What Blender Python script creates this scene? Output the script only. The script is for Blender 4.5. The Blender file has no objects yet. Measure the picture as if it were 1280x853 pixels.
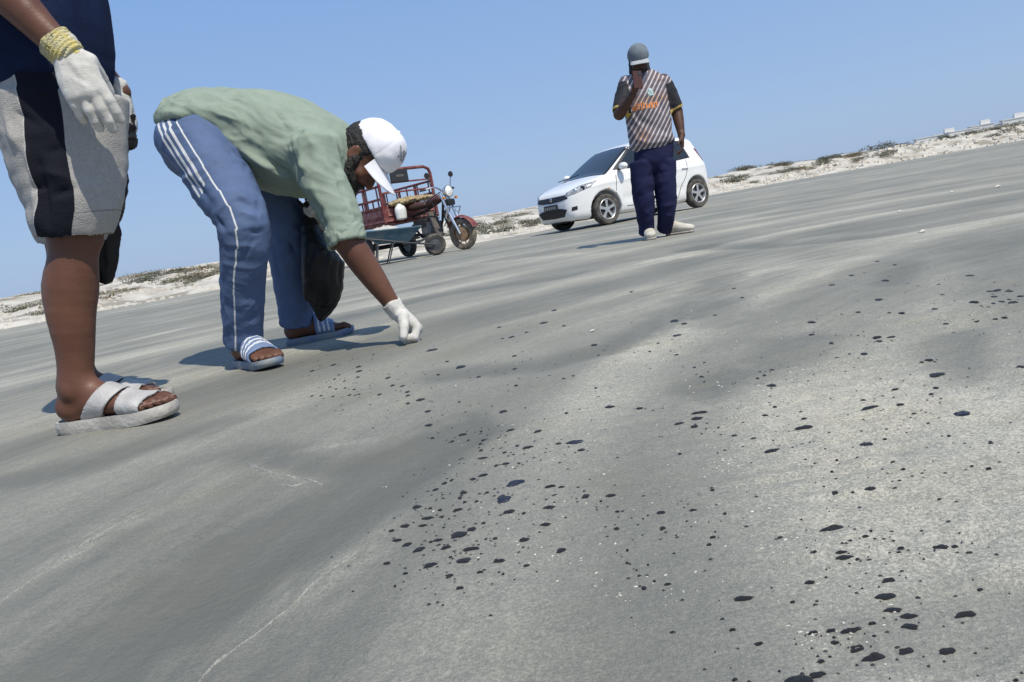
import bpy, bmesh, math, random
import numpy as np
from mathutils import Vector, Matrix
from mathutils.bvhtree import BVHTree

random.seed(7)
SC = bpy.context.scene
COL = SC.collection

# ------------------------------------------------------------------ camera
FPX, ROLL, EYE = 950.0, math.atan(.173), .335          # focal length for a 1280 px wide frame, camera roll, camera height
PITCH = math.atan(145.3 / FPX)
ca, sa, ct, st = math.cos(ROLL), math.sin(ROLL), math.cos(PITCH), math.sin(PITCH)
R0, U0, F0 = Vector((1, 0, 0)), Vector((0, st, ct)), Vector((0, ct, -st))
EU, EV = ca * R0 - sa * U0, sa * R0 + ca * U0           # the picture's right and up in the world
cam_d = bpy.data.cameras.new('camera')
cam = bpy.data.objects.new('camera', cam_d)
COL.objects.link(cam)
m = Matrix.Identity(4)
for i, ax in enumerate((EU, EV, -F0)):
    for j in range(3):
        m[j][i] = ax[j]
m.translation = (0, 0, EYE)
cam.matrix_world = m
cam_d.sensor_width = 36
cam_d.lens = FPX / 1280 * 36
cam_d.clip_start, cam_d.clip_end = .02, 4000
SC.camera = cam

# ------------------------------------------------------------------ sky, sun, exposure
TO_SUN = Vector((.36, -.55, 1.0)).normalized()
world = bpy.data.worlds.new('World')
SC.world = world
world.use_nodes = True
wn = world.node_tree
bg = wn.nodes['Background']
sky = wn.nodes.new('ShaderNodeTexSky')
sky.sky_type = 'NISHITA'
sky.sun_disc = False
sky.sun_elevation = math.asin(TO_SUN.z)
sky.sun_rotation = math.atan2(TO_SUN.x, TO_SUN.y)
sky.air_density, sky.dust_density, sky.ozone_density = 1.0, 1.5, 6.0
bg.inputs['Strength'].default_value = .13
hz = wn.nodes.new('ShaderNodeMix')                       # an even veil of sea haze over the whole sky
hz.data_type = 'RGBA'
hz.inputs[0].default_value = .82
wtc = wn.nodes.new('ShaderNodeTexCoord')                 # haze thickens evenly towards the horizon all round
wsx = wn.nodes.new('ShaderNodeSeparateXYZ')
wn.links.new(wtc.outputs['Generated'], wsx.inputs[0])
wmr = wn.nodes.new('ShaderNodeMapRange')
wmr.inputs[1].default_value, wmr.inputs[2].default_value = .0, .38
wn.links.new(wsx.outputs[2], wmr.inputs[0])
veil = wn.nodes.new('ShaderNodeMix')
veil.data_type = 'RGBA'
veil.inputs[6].default_value = (.395 / .13, .535 / .13, .77 / .13, 1)
veil.inputs[7].default_value = (.225 / .13, .415 / .13, .78 / .13, 1)
wn.links.new(wmr.outputs[0], veil.inputs[0])
wn.links.new(veil.outputs[2], hz.inputs[7])
wn.links.new(sky.outputs[0], hz.inputs[6])
wn.links.new(hz.outputs[2], bg.inputs['Color'])
sun_d = bpy.data.lights.new('sun', 'SUN')
sun_d.energy, sun_d.angle, sun_d.color = 4.6, math.radians(.55), (1, .93, .80)
sun = bpy.data.objects.new('sun', sun_d)
COL.objects.link(sun)
sun.rotation_euler = (-TO_SUN).to_track_quat('-Z', 'Y').to_euler()
vs = SC.view_settings
vs.view_transform, vs.look, vs.exposure, vs.gamma = 'Standard', 'None', 0.0, 1.0
vs.use_curve_mapping = False


def ray(x, y):
    u, v = x - 640, 426.5 - y
    return EU * u + EV * v + F0 * FPX


def P(x, y, Y):
    """the place at distance Y that the photograph shows at (x, y)"""
    r = ray(x, y)
    return np.array(r * (Y / r.y) + Vector((0, 0, EYE)))


def G(x, y):
    """the place on the flat beach that the photograph shows at (x, y)"""
    r = ray(x, y)
    s = EYE / -r.z
    return r.x * s, r.y * s


# ------------------------------------------------------------------ noise
def _hash(i, j, k, seed):
    h = (i.astype(np.uint32) * np.uint32(374761393) + j.astype(np.uint32) * np.uint32(668265263)
         + k.astype(np.uint32) * np.uint32(2147483647) + np.uint32(seed * 974711 + 77))
    h = (h ^ (h >> np.uint32(13))) * np.uint32(1274126177)
    h = h ^ (h >> np.uint32(16))
    return (h & np.uint32(0xffff)).astype(np.float32) / 32767.5 - 1


def vn(p, seed=0):
    p = np.asarray(p, np.float32) + 4096
    f = np.floor(p)
    i = f.astype(np.int64) & 0xffffff
    t = p - f
    t = t * t * t * (t * (t * 6 - 15) + 10)
    out = 0
    for a in (0, 1):
        wa = t[:, 0] if a else 1 - t[:, 0]
        for b in (0, 1):
            wb = t[:, 1] if b else 1 - t[:, 1]
            for c in (0, 1):
                wc = t[:, 2] if c else 1 - t[:, 2]
                out = out + wa * wb * wc * _hash(i[:, 0] + a, i[:, 1] + b, i[:, 2] + c, seed)
    return out


def fbm(p, octv=3, seed=0):
    p = np.asarray(p, np.float32)
    o, a, n = 0, 1., 0
    for q in range(octv):
        o = o + a * vn(p * 2.03 ** q + 17.3 * q, seed + q)
        n += a
        a *= .5
    return o / n


def p2(x, y, z=0.):
    return np.stack([x, y, np.full_like(x, z)], 1)


# ------------------------------------------------------------------ signed-distance modelling (for bodies, cloth, car shell)
def nv(a):
    a = np.asarray(a, float)
    return a / (np.linalg.norm(a) + 1e-12)


def catmull(pts, sub):
    pts = np.asarray(pts, float)
    if len(pts) < 3 or sub < 2:
        return pts
    e = np.vstack([2 * pts[0] - pts[1], pts, 2 * pts[-1] - pts[-2]])
    out = []
    for i in range(len(pts) - 1):
        a, b, c, d = e[i:i + 4]
        for k in range(sub):
            t = k / sub
            out.append(.5 * (2 * b + (c - a) * t + (2 * a - 5 * b + 4 * c - d) * t * t + (3 * b - a - 3 * c + d) * t ** 3))
    out.append(pts[-1])
    return np.array(out)


class SDF:
    def __init__(s):
        s.ops = []

    def _add(s, fn, lo, hi, k, op):
        s.ops.append((fn, np.asarray(lo, float), np.asarray(hi, float), k, op))

    def cap(s, a, b, ra, rb, k=.015, op='u'):
        a, b = np.asarray(a, float), np.asarray(b, float)
        ab = b - a
        L2 = ab @ ab + 1e-9

        def fn(X, Y, Z):
            x, y, z = X - a[0], Y - a[1], Z - a[2]
            t = np.clip((x * ab[0] + y * ab[1] + z * ab[2]) / L2, 0, 1)
            return np.sqrt((x - t * ab[0]) ** 2 + (y - t * ab[1]) ** 2 + (z - t * ab[2]) ** 2) - (ra + (rb - ra) * t)
        r = max(ra, rb)
        s._add(fn, np.minimum(a, b) - r, np.maximum(a, b) + r, k, op)
        return s

    def ell(s, c, r, axes=None, k=.015, op='u'):
        c, r = np.asarray(c, float), np.asarray(r, float)
        M = np.eye(3) if axes is None else np.array([nv(q) for q in axes])

        def fn(X, Y, Z):
            x, y, z = X - c[0], Y - c[1], Z - c[2]
            q = [(M[i, 0] * x + M[i, 1] * y + M[i, 2] * z) for i in range(3)]
            k0 = np.sqrt(sum((q[i] / r[i]) ** 2 for i in range(3)))
            k1 = np.sqrt(sum((q[i] / r[i] ** 2) ** 2 for i in range(3))) + 1e-6
            return np.where(k0 < .02, -min(r), k0 * (k0 - 1) / k1)
        R = max(r)
        s._add(fn, c - R, c + R, k, op)
        return s

    def tube(s, pts, side, k=.02, op='u', sub=3, end=1.0):
        """pts: (x,y,z,ra,rb); ra lies along `side`, rb across it"""
        pts = [tuple(p[0]) + tuple(p[1:]) if len(p) == 3 else tuple(p) for p in pts]
        q = catmull(pts, sub)
        side = nv(side)
        segs = []
        for a, b in zip(q[:-1], q[1:]):
            ax = b[:3] - a[:3]
            L = np.linalg.norm(ax)
            if L < 1e-6:
                continue
            ax = ax / L
            e1 = nv(side - (side @ ax) * ax)
            segs.append([a, b, ax, L, e1, np.cross(ax, e1), 1., 1.])
        segs[0][6] = segs[-1][7] = end

        def fn(X, Y, Z):
            out = None
            for a, b, ax, L, e1, e2, en0, en1 in segs:
                x, y, z = X - a[0], Y - a[1], Z - a[2]
                al = x * ax[0] + y * ax[1] + z * ax[2]
                t = np.clip(al / L, 0, 1)
                w = al - t * L
                c1 = x * e1[0] + y * e1[1] + z * e1[2]
                c2 = x * e2[0] + y * e2[1] + z * e2[2]
                ra, rb = a[3] + (b[3] - a[3]) * t, a[4] + (b[4] - a[4]) * t
                rc = np.minimum(ra, rb) * np.where(w < 0, en0, en1)
                k0 = np.sqrt((c1 / ra) ** 2 + (c2 / rb) ** 2 + (w / rc) ** 2)
                k1 = np.sqrt((c1 / ra ** 2) ** 2 + (c2 / rb ** 2) ** 2 + (w / rc ** 2) ** 2) + 1e-6
                d = np.where(k0 < .02, -np.minimum(ra, rb), k0 * (k0 - 1) / k1)
                out = d if out is None else np.minimum(out, d)
            return out
        R = q[:, 3:5].max()
        s._add(fn, q[:, :3].min(0) - R, q[:, :3].max(0) + R, k, op)
        return s

    def plane(s, c, n, k=.004, lo=None, hi=None):
        """cut away everything on the side the normal n points to (optionally only inside a box)"""
        c, n = np.asarray(c, float), nv(n)

        def fn(X, Y, Z):
            return -((X - c[0]) * n[0] + (Y - c[1]) * n[1] + (Z - c[2]) * n[2])
        s.ops.append((fn, lo, hi, k, 's'))
        return s

    def grid(s, h, pad=.02):
        L = [o for o in s.ops if o[4] == 'u']
        lo = np.min([o[1] for o in L], 0) - pad
        hi = np.max([o[2] for o in L], 0) + pad
        n = np.ceil((hi - lo) / h).astype(int) + 2
        ax = [(lo[i] + h * np.arange(n[i])).astype(np.float32) for i in range(3)]
        D = np.full(n, 1., np.float32)
        for fn, a, b, k, op in s.ops:
            if a is None:
                sl = [slice(0, n[i]) for i in range(3)]
            else:
                mg = k * 1.2 + 3 * h + (.03 if op == 'u' else 0)
                sl = [slice(max(0, int((a[i] - mg - lo[i]) / h)), max(0, min(n[i], int((b[i] + mg - lo[i]) / h) + 2))) for i in range(3)]
            if any(q.stop <= q.start for q in sl):
                continue
            X, Y, Z = np.ix_(ax[0][sl[0]], ax[1][sl[1]], ax[2][sl[2]])
            d = fn(X, Y, Z).astype(np.float32)
            o = D[sl[0], sl[1], sl[2]]
            if op == 'u':
                hh = np.maximum(k - np.abs(o - d), 0) / max(k, 1e-6)
                D[sl[0], sl[1], sl[2]] = np.minimum(o, d) - hh * hh * k * .25
            else:
                hh = np.maximum(k - np.abs(o + d), 0) / max(k, 1e-6)
                D[sl[0], sl[1], sl[2]] = np.maximum(o, -d) + hh * hh * k * .25
        return D, lo, ax

    def mesh(s, h, smooth=1):
        D, lo, ax = s.grid(h)
        V, F = nets(D, lo, h)
        return relax(V, F, smooth), F


def nets(D, lo, h):
    D = D.copy()
    for a in range(3):                                   # close the box
        D[tuple(slice(None) if i != a else 0 for i in range(3))] = 1
        D[tuple(slice(None) if i != a else -1 for i in range(3))] = 1
    S = D < 0
    n = np.array(D.shape) - 1
    cnt = np.zeros(n, np.int8)
    for i in (0, 1):
        for j in (0, 1):
            for k in (0, 1):
                cnt += S[i:n[0] + i, j:n[1] + j, k:n[2] + k]
    act = np.argwhere((cnt > 0) & (cnt < 8))
    ident = np.full(n, -1, np.int64)
    ident[act[:, 0], act[:, 1], act[:, 2]] = np.arange(len(act))
    acc = np.zeros((len(act), 3))
    num = np.zeros(len(act))
    cs = [(i, j, k) for i in (0, 1) for j in (0, 1) for k in (0, 1)]
    for p in cs:
        for a in range(3):
            if p[a]:
                continue
            q = list(p)
            q[a] = 1
            A = D[act[:, 0] + p[0], act[:, 1] + p[1], act[:, 2] + p[2]]
            B = D[act[:, 0] + q[0], act[:, 1] + q[1], act[:, 2] + q[2]]
            mk = (A < 0) != (B < 0)
            t = np.where(mk, A / np.where(mk, A - B, 1), 0)
            pos = np.array(p, float)[None, :].repeat(len(act), 0)
            pos[:, a] += t
            acc[mk] += pos[mk]
            num[mk] += 1
    V = lo + h * (act + acc / num[:, None])
    Fs = []
    for a in range(3):
        b, c = (a + 1) % 3, (a + 2) % 3
        s0 = [slice(None)] * 3
        s1 = [slice(None)] * 3
        s0[a], s1[a] = slice(0, -1), slice(1, None)
        ch = S[tuple(s0)] != S[tuple(s1)]
        e = np.argwhere(ch)
        e = e[(e[:, b] > 0) & (e[:, c] > 0) & (e[:, b] < n[b]) & (e[:, c] < n[c])]
        sg = S[e[:, 0], e[:, 1], e[:, 2]]
        def at(db, dc):
            q = e.copy()
            q[:, b] += db
            q[:, c] += dc
            return ident[q[:, 0], q[:, 1], q[:, 2]]
        f = np.stack([at(-1, -1), at(0, -1), at(0, 0), at(-1, 0)], 1)
        f[~sg] = f[~sg][:, ::-1]
        Fs.append(f)
    return V, np.concatenate(Fs)


def relax(V, F, n):
    for _ in range(n):
        acc = np.zeros_like(V)
        c = np.zeros(len(V))
        for a, b in ((0, 1), (1, 2), (2, 3), (3, 0)):
            for i, j in ((a, b), (b, a)):
                c += np.bincount(F[:, i], minlength=len(V))
                for d in range(3):
                    acc[:, d] += np.bincount(F[:, i], V[F[:, j], d], minlength=len(V))
        V = V * .4 + .6 * acc / np.maximum(c, 1)[:, None]
    return V


def normals(V, F):
    n = np.cross(V[F[:, 2]] - V[F[:, 0]], V[F[:, 3]] - V[F[:, 1]])
    N = np.zeros_like(V)
    for i in range(4):
        for d in range(3):
            N[:, d] += np.bincount(F[:, i], n[:, d], minlength=len(V))
    return N / (np.linalg.norm(N, axis=1)[:, None] + 1e-12)


def segdist(V, a, b):
    ab = b - a
    t = np.clip(((V - a) @ ab) / (ab @ ab + 1e-12), 0, 1)
    return np.linalg.norm(V - a - t[:, None] * ab, axis=1), t


def folds(V, F, fl):
    """push cloth along lines: (p0, p1, width, height), tapering to both ends"""
    N = normals(V, F)
    d = np.zeros(len(V))
    for a, b, w, hgt in fl:
        q, t = segdist(V, np.asarray(a, float), np.asarray(b, float))
        q = q * (1 + .35 * vn(V * 30, 5))
        d += hgt * np.exp(-(q / w) ** 1.35) * (.35 + .65 * np.sin(np.pi * np.clip(t * .9 + .05, 0, 1)))
    return V + N * d[:, None]


def crumple(V, F, amp, scale, along=None, stretch=3., seed=0, ridge=True, octv=2):
    """creases that run along a direction"""
    N = normals(V, F)
    q = V.copy()
    if along is not None:
        a = nv(along)
        q = q - np.outer(q @ a, a) * (1 - 1 / stretch)
    q = q * scale + .8 * np.stack([vn(V * scale * .4 + i * 9, seed + 40 + i) for i in range(3)], 1)
    v = 0
    am = 1.
    for o in range(octv):
        n = vn(q * 1.9 ** o + 31 * o, seed + o)
        v = v + am * ((.55 - np.abs(n) * 1.6) if ridge else n)
        am *= .5
    return V + N * (amp * v)[:, None]


# ------------------------------------------------------------------ objects
def tag(o, label=None, cat=None, group=None, kind=None):
    if label: o['label'] = label
    if cat: o['category'] = cat
    if group: o['group'] = group
    if kind: o['kind'] = kind
    return o


def thing(name, label, cat, loc=(0, 0, 0), rotz=0., group=None):
    o = bpy.data.objects.new(name, None)
    o.empty_display_size = .1
    COL.objects.link(o)
    o.location = loc
    o.rotation_euler = (0, 0, rotz)
    return tag(o, label, cat, group)


def mkmesh(name, V, F, mat, smooth=True, attrs=None):
    V = np.asarray(V, np.float32)
    me = bpy.data.meshes.new(name)
    if isinstance(F, np.ndarray):
        me.vertices.add(len(V))
        me.vertices.foreach_set('co', V.ravel())
        k = F.shape[1]
        me.loops.add(F.size)
        me.loops.foreach_set('vertex_index', F.astype(np.int32).ravel())
        me.polygons.add(len(F))
        me.polygons.foreach_set('loop_start', np.arange(0, F.size, k, dtype=np.int32))
        me.update(calc_edges=True)
        me.validate()
    else:
        me.from_pydata(V.tolist(), [], F)
        me.update()
    if attrs:
        for n, a in attrs.items():
            at = me.attributes.new(n, 'FLOAT', 'POINT')
            at.data.foreach_set('value', np.asarray(a, np.float32))
    if smooth:
        me.polygons.foreach_set('use_smooth', np.ones(len(me.polygons), bool))
    if mat is not None:
        me.materials.append(mat)
    return me


def obj(name, V, F, mat, parent=None, smooth=True, attrs=None, world_co=True):
    """one mesh object; world_co: V is in world space and is moved to the parent's base"""
    V = np.asarray(V, float)
    off = Vector((0, 0, 0))
    if parent is not None and world_co:
        q = parent
        while q is not None:
            off = off + q.location
            q = q.parent
        V = V - np.array(off)
    o = bpy.data.objects.new(name, mkmesh(name, V, F, mat, smooth, attrs))
    COL.objects.link(o)
    if parent is not None:
        o.parent = parent
    return o


class MB:
    """collects boxes, bars, tubes and lathes into one part"""
    def __init__(s):
        s.V, s.F = [], []

    def add(s, V, F):
        o = len(s.V)
        s.V += [tuple(map(float, v)) for v in V]
        s.F += [tuple(o + i for i in f) for f in F]
        return s

    def box(s, c, d, rz=0., ry=0., taper=1., bev=.0):
        c = Vector(c)
        R = Matrix.Rotation(rz, 3, 'Z') @ Matrix.Rotation(ry, 3, 'Y')
        b = min(bev, min(d) * .45)
        if b <= 0:
            pts = [(sx, sy, sz) for sx in (-.5, .5) for sy in (-.5, .5) for sz in (-.5, .5)]
            V = [c + R @ Vector((x * d[0] * (taper if z < 0 else 1), y * d[1] * (taper if z < 0 else 1), z * d[2])) for x, y, z in pts]
            return s.add(V, [(0, 1, 3, 2), (4, 6, 7, 5), (0, 4, 5, 1), (2, 3, 7, 6), (0, 2, 6, 4), (1, 5, 7, 3)])
        bm = bmesh.new()
        bmesh.ops.create_cube(bm, size=1)
        for v in bm.verts:
            t = taper if v.co.z < 0 else 1
            v.co = Vector((v.co.x * d[0] * t, v.co.y * d[1] * t, v.co.z * d[2]))
        bmesh.ops.bevel(bm, geom=bm.edges[:], offset=b, segments=2, affect='EDGES', profile=.6)
        bm.verts.index_update()
        s.add([c + R @ v.co for v in bm.verts], [[v.index for v in f.verts] for f in bm.faces])
        bm.free()
        return s

    def tube(s, pts, r, n=8, closed=False, caps=True, sub=1):
        pts = np.asarray(pts, float)
        if sub > 1:
            pts = catmull(pts, sub)
        m = len(pts)
        rr = [r] * m if np.isscalar(r) else list(np.interp(np.linspace(0, 1, m), np.linspace(0, 1, len(r)), r))
        V = []
        ref = None
        for i in range(m):
            a = pts[(i - 1) % m] if (closed or i > 0) else pts[i]
            b = pts[(i + 1) % m] if (closed or i < m - 1) else pts[i]
            t = nv(b - a)
            if ref is None:
                ref = np.array((0, 0, 1.)) if abs(t[2]) < .9 else np.array((1., 0, 0))
            e = nv(ref - (ref @ t) * t)
            ref = e
            g = np.cross(t, e)
            for k in range(n):
                w = 2 * math.pi * k / n
                V.append(pts[i] + rr[i] * (math.cos(w) * e + math.sin(w) * g))
        F = []
        for i in range(m if closed else m - 1):
            j = (i + 1) % m
            for k in range(n):
                F.append((i * n + k, i * n + (k + 1) % n, j * n + (k + 1) % n, j * n + k))
        if caps and not closed:
            F.append(tuple(range(n))[::-1])
            F.append(tuple((m - 1) * n + k for k in range(n)))
        return s.add(V, F)

    def lathe(s, prof, c=(0, 0, 0), axis=(0, 1, 0), n=32, closed=False):
        """prof: (radius, along-axis)"""
        c, a = np.asarray(c, float), nv(axis)
        e = nv(np.cross(a, (0, 0, 1.) if abs(a[2]) < .9 else (1., 0, 0)))
        g = np.cross(a, e)
        V, F = [], []
        m = len(prof)
        for k in range(n):
            w = 2 * math.pi * k / n
            d = math.cos(w) * e + math.sin(w) * g
            for r, z in prof:
                V.append(c + d * r + a * z)
        for k in range(n):
            k2 = (k + 1) % n
            for i in range(m if closed else m - 1):
                j = (i + 1) % m
                F.append((k * m + i, k * m + j, k2 * m + j, k2 * m + i))
        return s.add(V, F)

    def build(s, name, mat, parent=None, smooth=False):
        o = obj(name, s.V, s.F, mat, parent, smooth, world_co=False)
        if smooth:
            try:
                o.data.set_sharp_from_angle(angle=math.radians(38))
            except Exception:
                pass
        return o


# ------------------------------------------------------------------ materials
def mat(name, col, rough=.7, col2=None, scale=8., bump=0., bscale=60., metal=0., spec=.5, coat=0., detail=4., sheen=0., lo=.35, hi=.65, sss=0.):
    M = bpy.data.materials.new(name)
    M.use_nodes = True
    nt = M.node_tree
    b = nt.nodes['Principled BSDF']
    b.inputs['Base Color'].default_value = (*col, 1)
    b.inputs['Roughness'].default_value = rough
    b.inputs['Metallic'].default_value = metal
    b.inputs['Specular IOR Level'].default_value = spec
    b.inputs['Coat Weight'].default_value = coat
    b.inputs['Coat Roughness'].default_value = .05
    if sheen:
        b.inputs['Sheen Weight'].default_value = sheen
    if sss:
        b.inputs['Subsurface Weight'].default_value = sss
        b.inputs['Subsurface Radius'].default_value = (.012, .004, .002)
        b.inputs['Subsurface Scale'].default_value = .6
    tc = nt.nodes.new('ShaderNodeTexCoord')
    if col2 is not None:
        n = nt.nodes.new('ShaderNodeTexNoise')
        n.inputs['Scale'].default_value = scale
        n.inputs['Detail'].default_value = detail
        nt.links.new(tc.outputs['Object'], n.inputs['Vector'])
        r = nt.nodes.new('ShaderNodeMapRange')
        r.inputs[1].default_value, r.inputs[2].default_value = lo, hi
        nt.links.new(n.outputs[0], r.inputs[0])
        x = nt.nodes.new('ShaderNodeMix')
        x.data_type = 'RGBA'
        x.inputs[6].default_value = (*col, 1)
        x.inputs[7].default_value = (*col2, 1)
        nt.links.new(r.outputs[0], x.inputs[0])
        nt.links.new(x.outputs[2], b.inputs['Base Color'])
    if bump:
        n = nt.nodes.new('ShaderNodeTexNoise')
        n.inputs['Scale'].default_value = bscale
        n.inputs['Detail'].default_value = 3
        nt.links.new(tc.outputs['Object'], n.inputs['Vector'])
        bp = nt.nodes.new('ShaderNodeBump')
        bp.inputs['Strength'].default_value = bump
        bp.inputs['Distance'].default_value = .01
        nt.links.new(n.outputs[0], bp.inputs['Height'])
        nt.links.new(bp.outputs[0], b.inputs['Normal'])
    return M


def mask_paint(M, masks):
    """lay flat colours over a material: (attribute, low, high, colour): shows where low < attribute < high (soft 1.5 mm edge)"""
    nt = M.node_tree
    b = nt.nodes['Principled BSDF']
    for attr, a, c, col in masks:
        at = nt.nodes.new('ShaderNodeAttribute')
        at.attribute_name = attr
        ms = []
        for thr, sgn in ((a, 1), (c, -1)):
            r = nt.nodes.new('ShaderNodeMapRange')
            r.inputs[1].default_value, r.inputs[2].default_value = thr - .0008 * sgn, thr + .0008 * sgn
            nt.links.new(at.outputs['Fac'], r.inputs[0])
            ms.append(r)
        mu = nt.nodes.new('ShaderNodeMath')
        mu.operation = 'MULTIPLY'
        nt.links.new(ms[0].outputs[0], mu.inputs[0])
        nt.links.new(ms[1].outputs[0], mu.inputs[1])
        x = nt.nodes.new('ShaderNodeMix')
        x.data_type = 'RGBA'
        inp = b.inputs['Base Color']
        if inp.is_linked:
            nt.links.new(inp.links[0].from_socket, x.inputs[6])
        else:
            x.inputs[6].default_value = inp.default_value
        x.inputs[7].default_value = (*col, 1)
        nt.links.new(mu.outputs[0], x.inputs[0])
        nt.links.new(x.outputs[2], inp)
    return M


# ================================================================== THE SETTING
def gl(*pts):
    return np.array([G(*p) for p in pts])


def line_d(x, y, L, far=1e6):
    """distance to a polyline on the ground and the place along it (0..1)"""
    best = np.full(x.shape, 1e9)
    if len(x) > 5000:                                    # only what lies near the line
        w = 8 * max(far, .02)
        k = np.nonzero((x > L[:, 0].min() - w) & (x < L[:, 0].max() + w) & (y > L[:, 1].min() - w) & (y < L[:, 1].max() + w))[0]
        if len(k) < .8 * len(x):
            best[k] = line_d(x[k], y[k], L, far) if len(k) else 0
            return best
    for (ax, ay), (bx, by) in zip(L[:-1], L[1:]):
        dx, dy = bx - ax, by - ay
        t = np.clip(((x - ax) * dx + (y - ay) * dy) / (dx * dx + dy * dy + 1e-12), 0, 1)
        best = np.minimum(best, np.hypot(x - ax - t * dx, y - ay - t * dy))
    return best


RIDGE = [  # pale dry crests: line, half width, colour weight, height
    (gl((-60, 790), (0, 745), (60, 705), (140, 655), (182, 628), (250, 585)), .030, .75, .007),
    (gl((0, 760), (90, 715), (200, 650), (300, 560), (370, 512)), .05, .28, .004),
    (gl((205, 900), (240, 850), (330, 780), (400, 715), (445, 688), (500, 640), (560, 592)), .028, .8, .007),
    (gl((300, 850), (380, 775), (445, 735), (500, 690)), .016, .38, .004),
    (gl((445, 688), (480, 655), (545, 600), (610, 555), (680, 505)), .035, .3, .007),
    (gl((300, 571), (322, 583), (350, 590), (410, 603)), .012, .6, .003),
    (gl((212, 622), (250, 606), (285, 592)), .014, .55, .003),
    (gl((325, 567), (400, 556), (450, 548), (500, 545)), .012, .4, .003),
    (gl((180, 800), (225, 815), (250, 800)), .012, .4, .002),
    (gl((650, 520), (690, 498), (760, 452), (830, 410), (880, 362), (930, 341), (1000, 331), (1100, 318)), .06, .42, .012),
    (gl((940, 372), (965, 350), (1010, 340)), .05, .35, .006),
    (gl((1160, 306), (1165, 340), (1180, 380), (1240, 440)), .06, .38, .006),
    (gl((520, 430), (640, 400), (760, 370), (860, 345)), .04, .22, .006),
    (gl((0, 505), (110, 475), (270, 425)), .05, .4, .008),
    (gl((0, 470), (150, 430), (270, 400)), .06, .45, .01),
    (gl((0, 448), (130, 418), (270, 385)), .10, .4, .012),
    (gl((0, 428), (60, 414)), .2, .5, .012),
    (gl((430, 360), (560, 335), (700, 320), (860, 312)), .10, .3, .01),
    (gl((700, 340), (850, 322), (1000, 300), (1280, 268)), .09, .4, .012),
    (gl((900, 290), (1000, 276), (1140, 262), (1280, 240)), .18, .35, .015),
]
TROUGH = [  # smooth, darker, damper lanes pressed by tyres: line, half width, colour weight, depth
    (gl((20, 880), (120, 810), (230, 745), (320, 690), (420, 628), (500, 582), (575, 535)), .085, .62, .010),
    (gl((300, 560), (400, 580), (470, 570)), .06, .25, .002),
    (gl((560, 465), (680, 452), (780, 425), (850, 388), (905, 342)), .09, .38, .005),
    (gl((880, 480), (960, 455), (1000, 420)), .08, .3, .004),
    (gl((895, 400), (905, 375)), .08, .28, .003),
    (gl((1110, 350), (1135, 325)), .06, .22, .003),
    (gl((0, 600), (120, 575), (260, 530)), .09, .3, .004),
    (gl((1210, 470), (1190, 440), (1190, 415)), .05, .3, .004),
    (gl((430, 395), (560, 365), (700, 345)), .14, .3, .008),
    (gl((860, 310), (960, 306), (1100, 292), (1280, 262)), .12, .35, .012),
    (gl((1170, 800), (1280, 760)), .05, .3, .003),
]


def taper(x, y, L, w):
    e = np.minimum(np.hypot(x - L[0, 0], y - L[0, 1]), np.hypot(x - L[-1, 0], y - L[-1, 1]))
    t = np.clip(e / (9 * w), 0, 1)
    return t * t * (3 - 2 * t)


def curve_r(x, y):                       # old tyre tracks run in wide arcs
    r = np.hypot(x - 2.2, y - .2)
    return r, np.arctan2(x - 2.2, y - .2) * 4


def streaks(x, y):
    r, a = curve_r(x, y)
    w = .5 * vn(p2(x * .35, y * .35), 3)
    s = .6 * vn(p2((r + w) * 2.3, a * .16), 11) + .5 * vn(p2((r + w) * 6.1, a * .35), 12)
    far = np.clip((np.hypot(x, y) - 4) / 10, 0, 1)
    return s * (1 - .35 * far) + .45 * far * vn(p2((r + w) * .9, a * .08), 13)


def gh(x, y):
    x, y = np.asarray(x, float), np.asarray(y, float)
    d = np.hypot(x, y - .3)
    z = .016 * fbm(p2(x * .55, y * .55), 3, 21) * np.clip(d / 3, 0, 1)
    z = z + .0022 * fbm(p2(x * 4.2, y * 4.2), 3, 22) + .003 * streaks(x, y) + .0012 * vn(p2(x * 31, y * 31), 25) * np.clip(2 - d, 0, 1)
    rough = np.clip((x - .02) * 3.0, 0, 1) * np.clip(1.6 - d * .5, 0, 1)
    z = z + rough * (.003 * fbm(p2(x * 9, y * 14), 3, 23) - .0055 * np.abs(vn(p2(x * 13 + y * 5, y * 24), 24)) - .003 * np.abs(vn(p2(x * 31, y * 52 - x * 9), 28)))
    near = np.clip(1.4 - d * .12, 0, 1)
    rag = vn(p2(x * 17, y * 17), 27) if len(x) else 0
    for L, w, c, h in RIDGE:
        z = z + near * h * .6 * np.exp(-(line_d(x, y, L, w) / w) ** 2) * np.clip(.6 + .8 * rag, 0, 1.6) * taper(x, y, L, w)
    for L, w, c, h in TROUGH:
        z = z - near * h * np.exp(-(line_d(x, y, L, w) / w) ** 2)
    return z - .002


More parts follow.
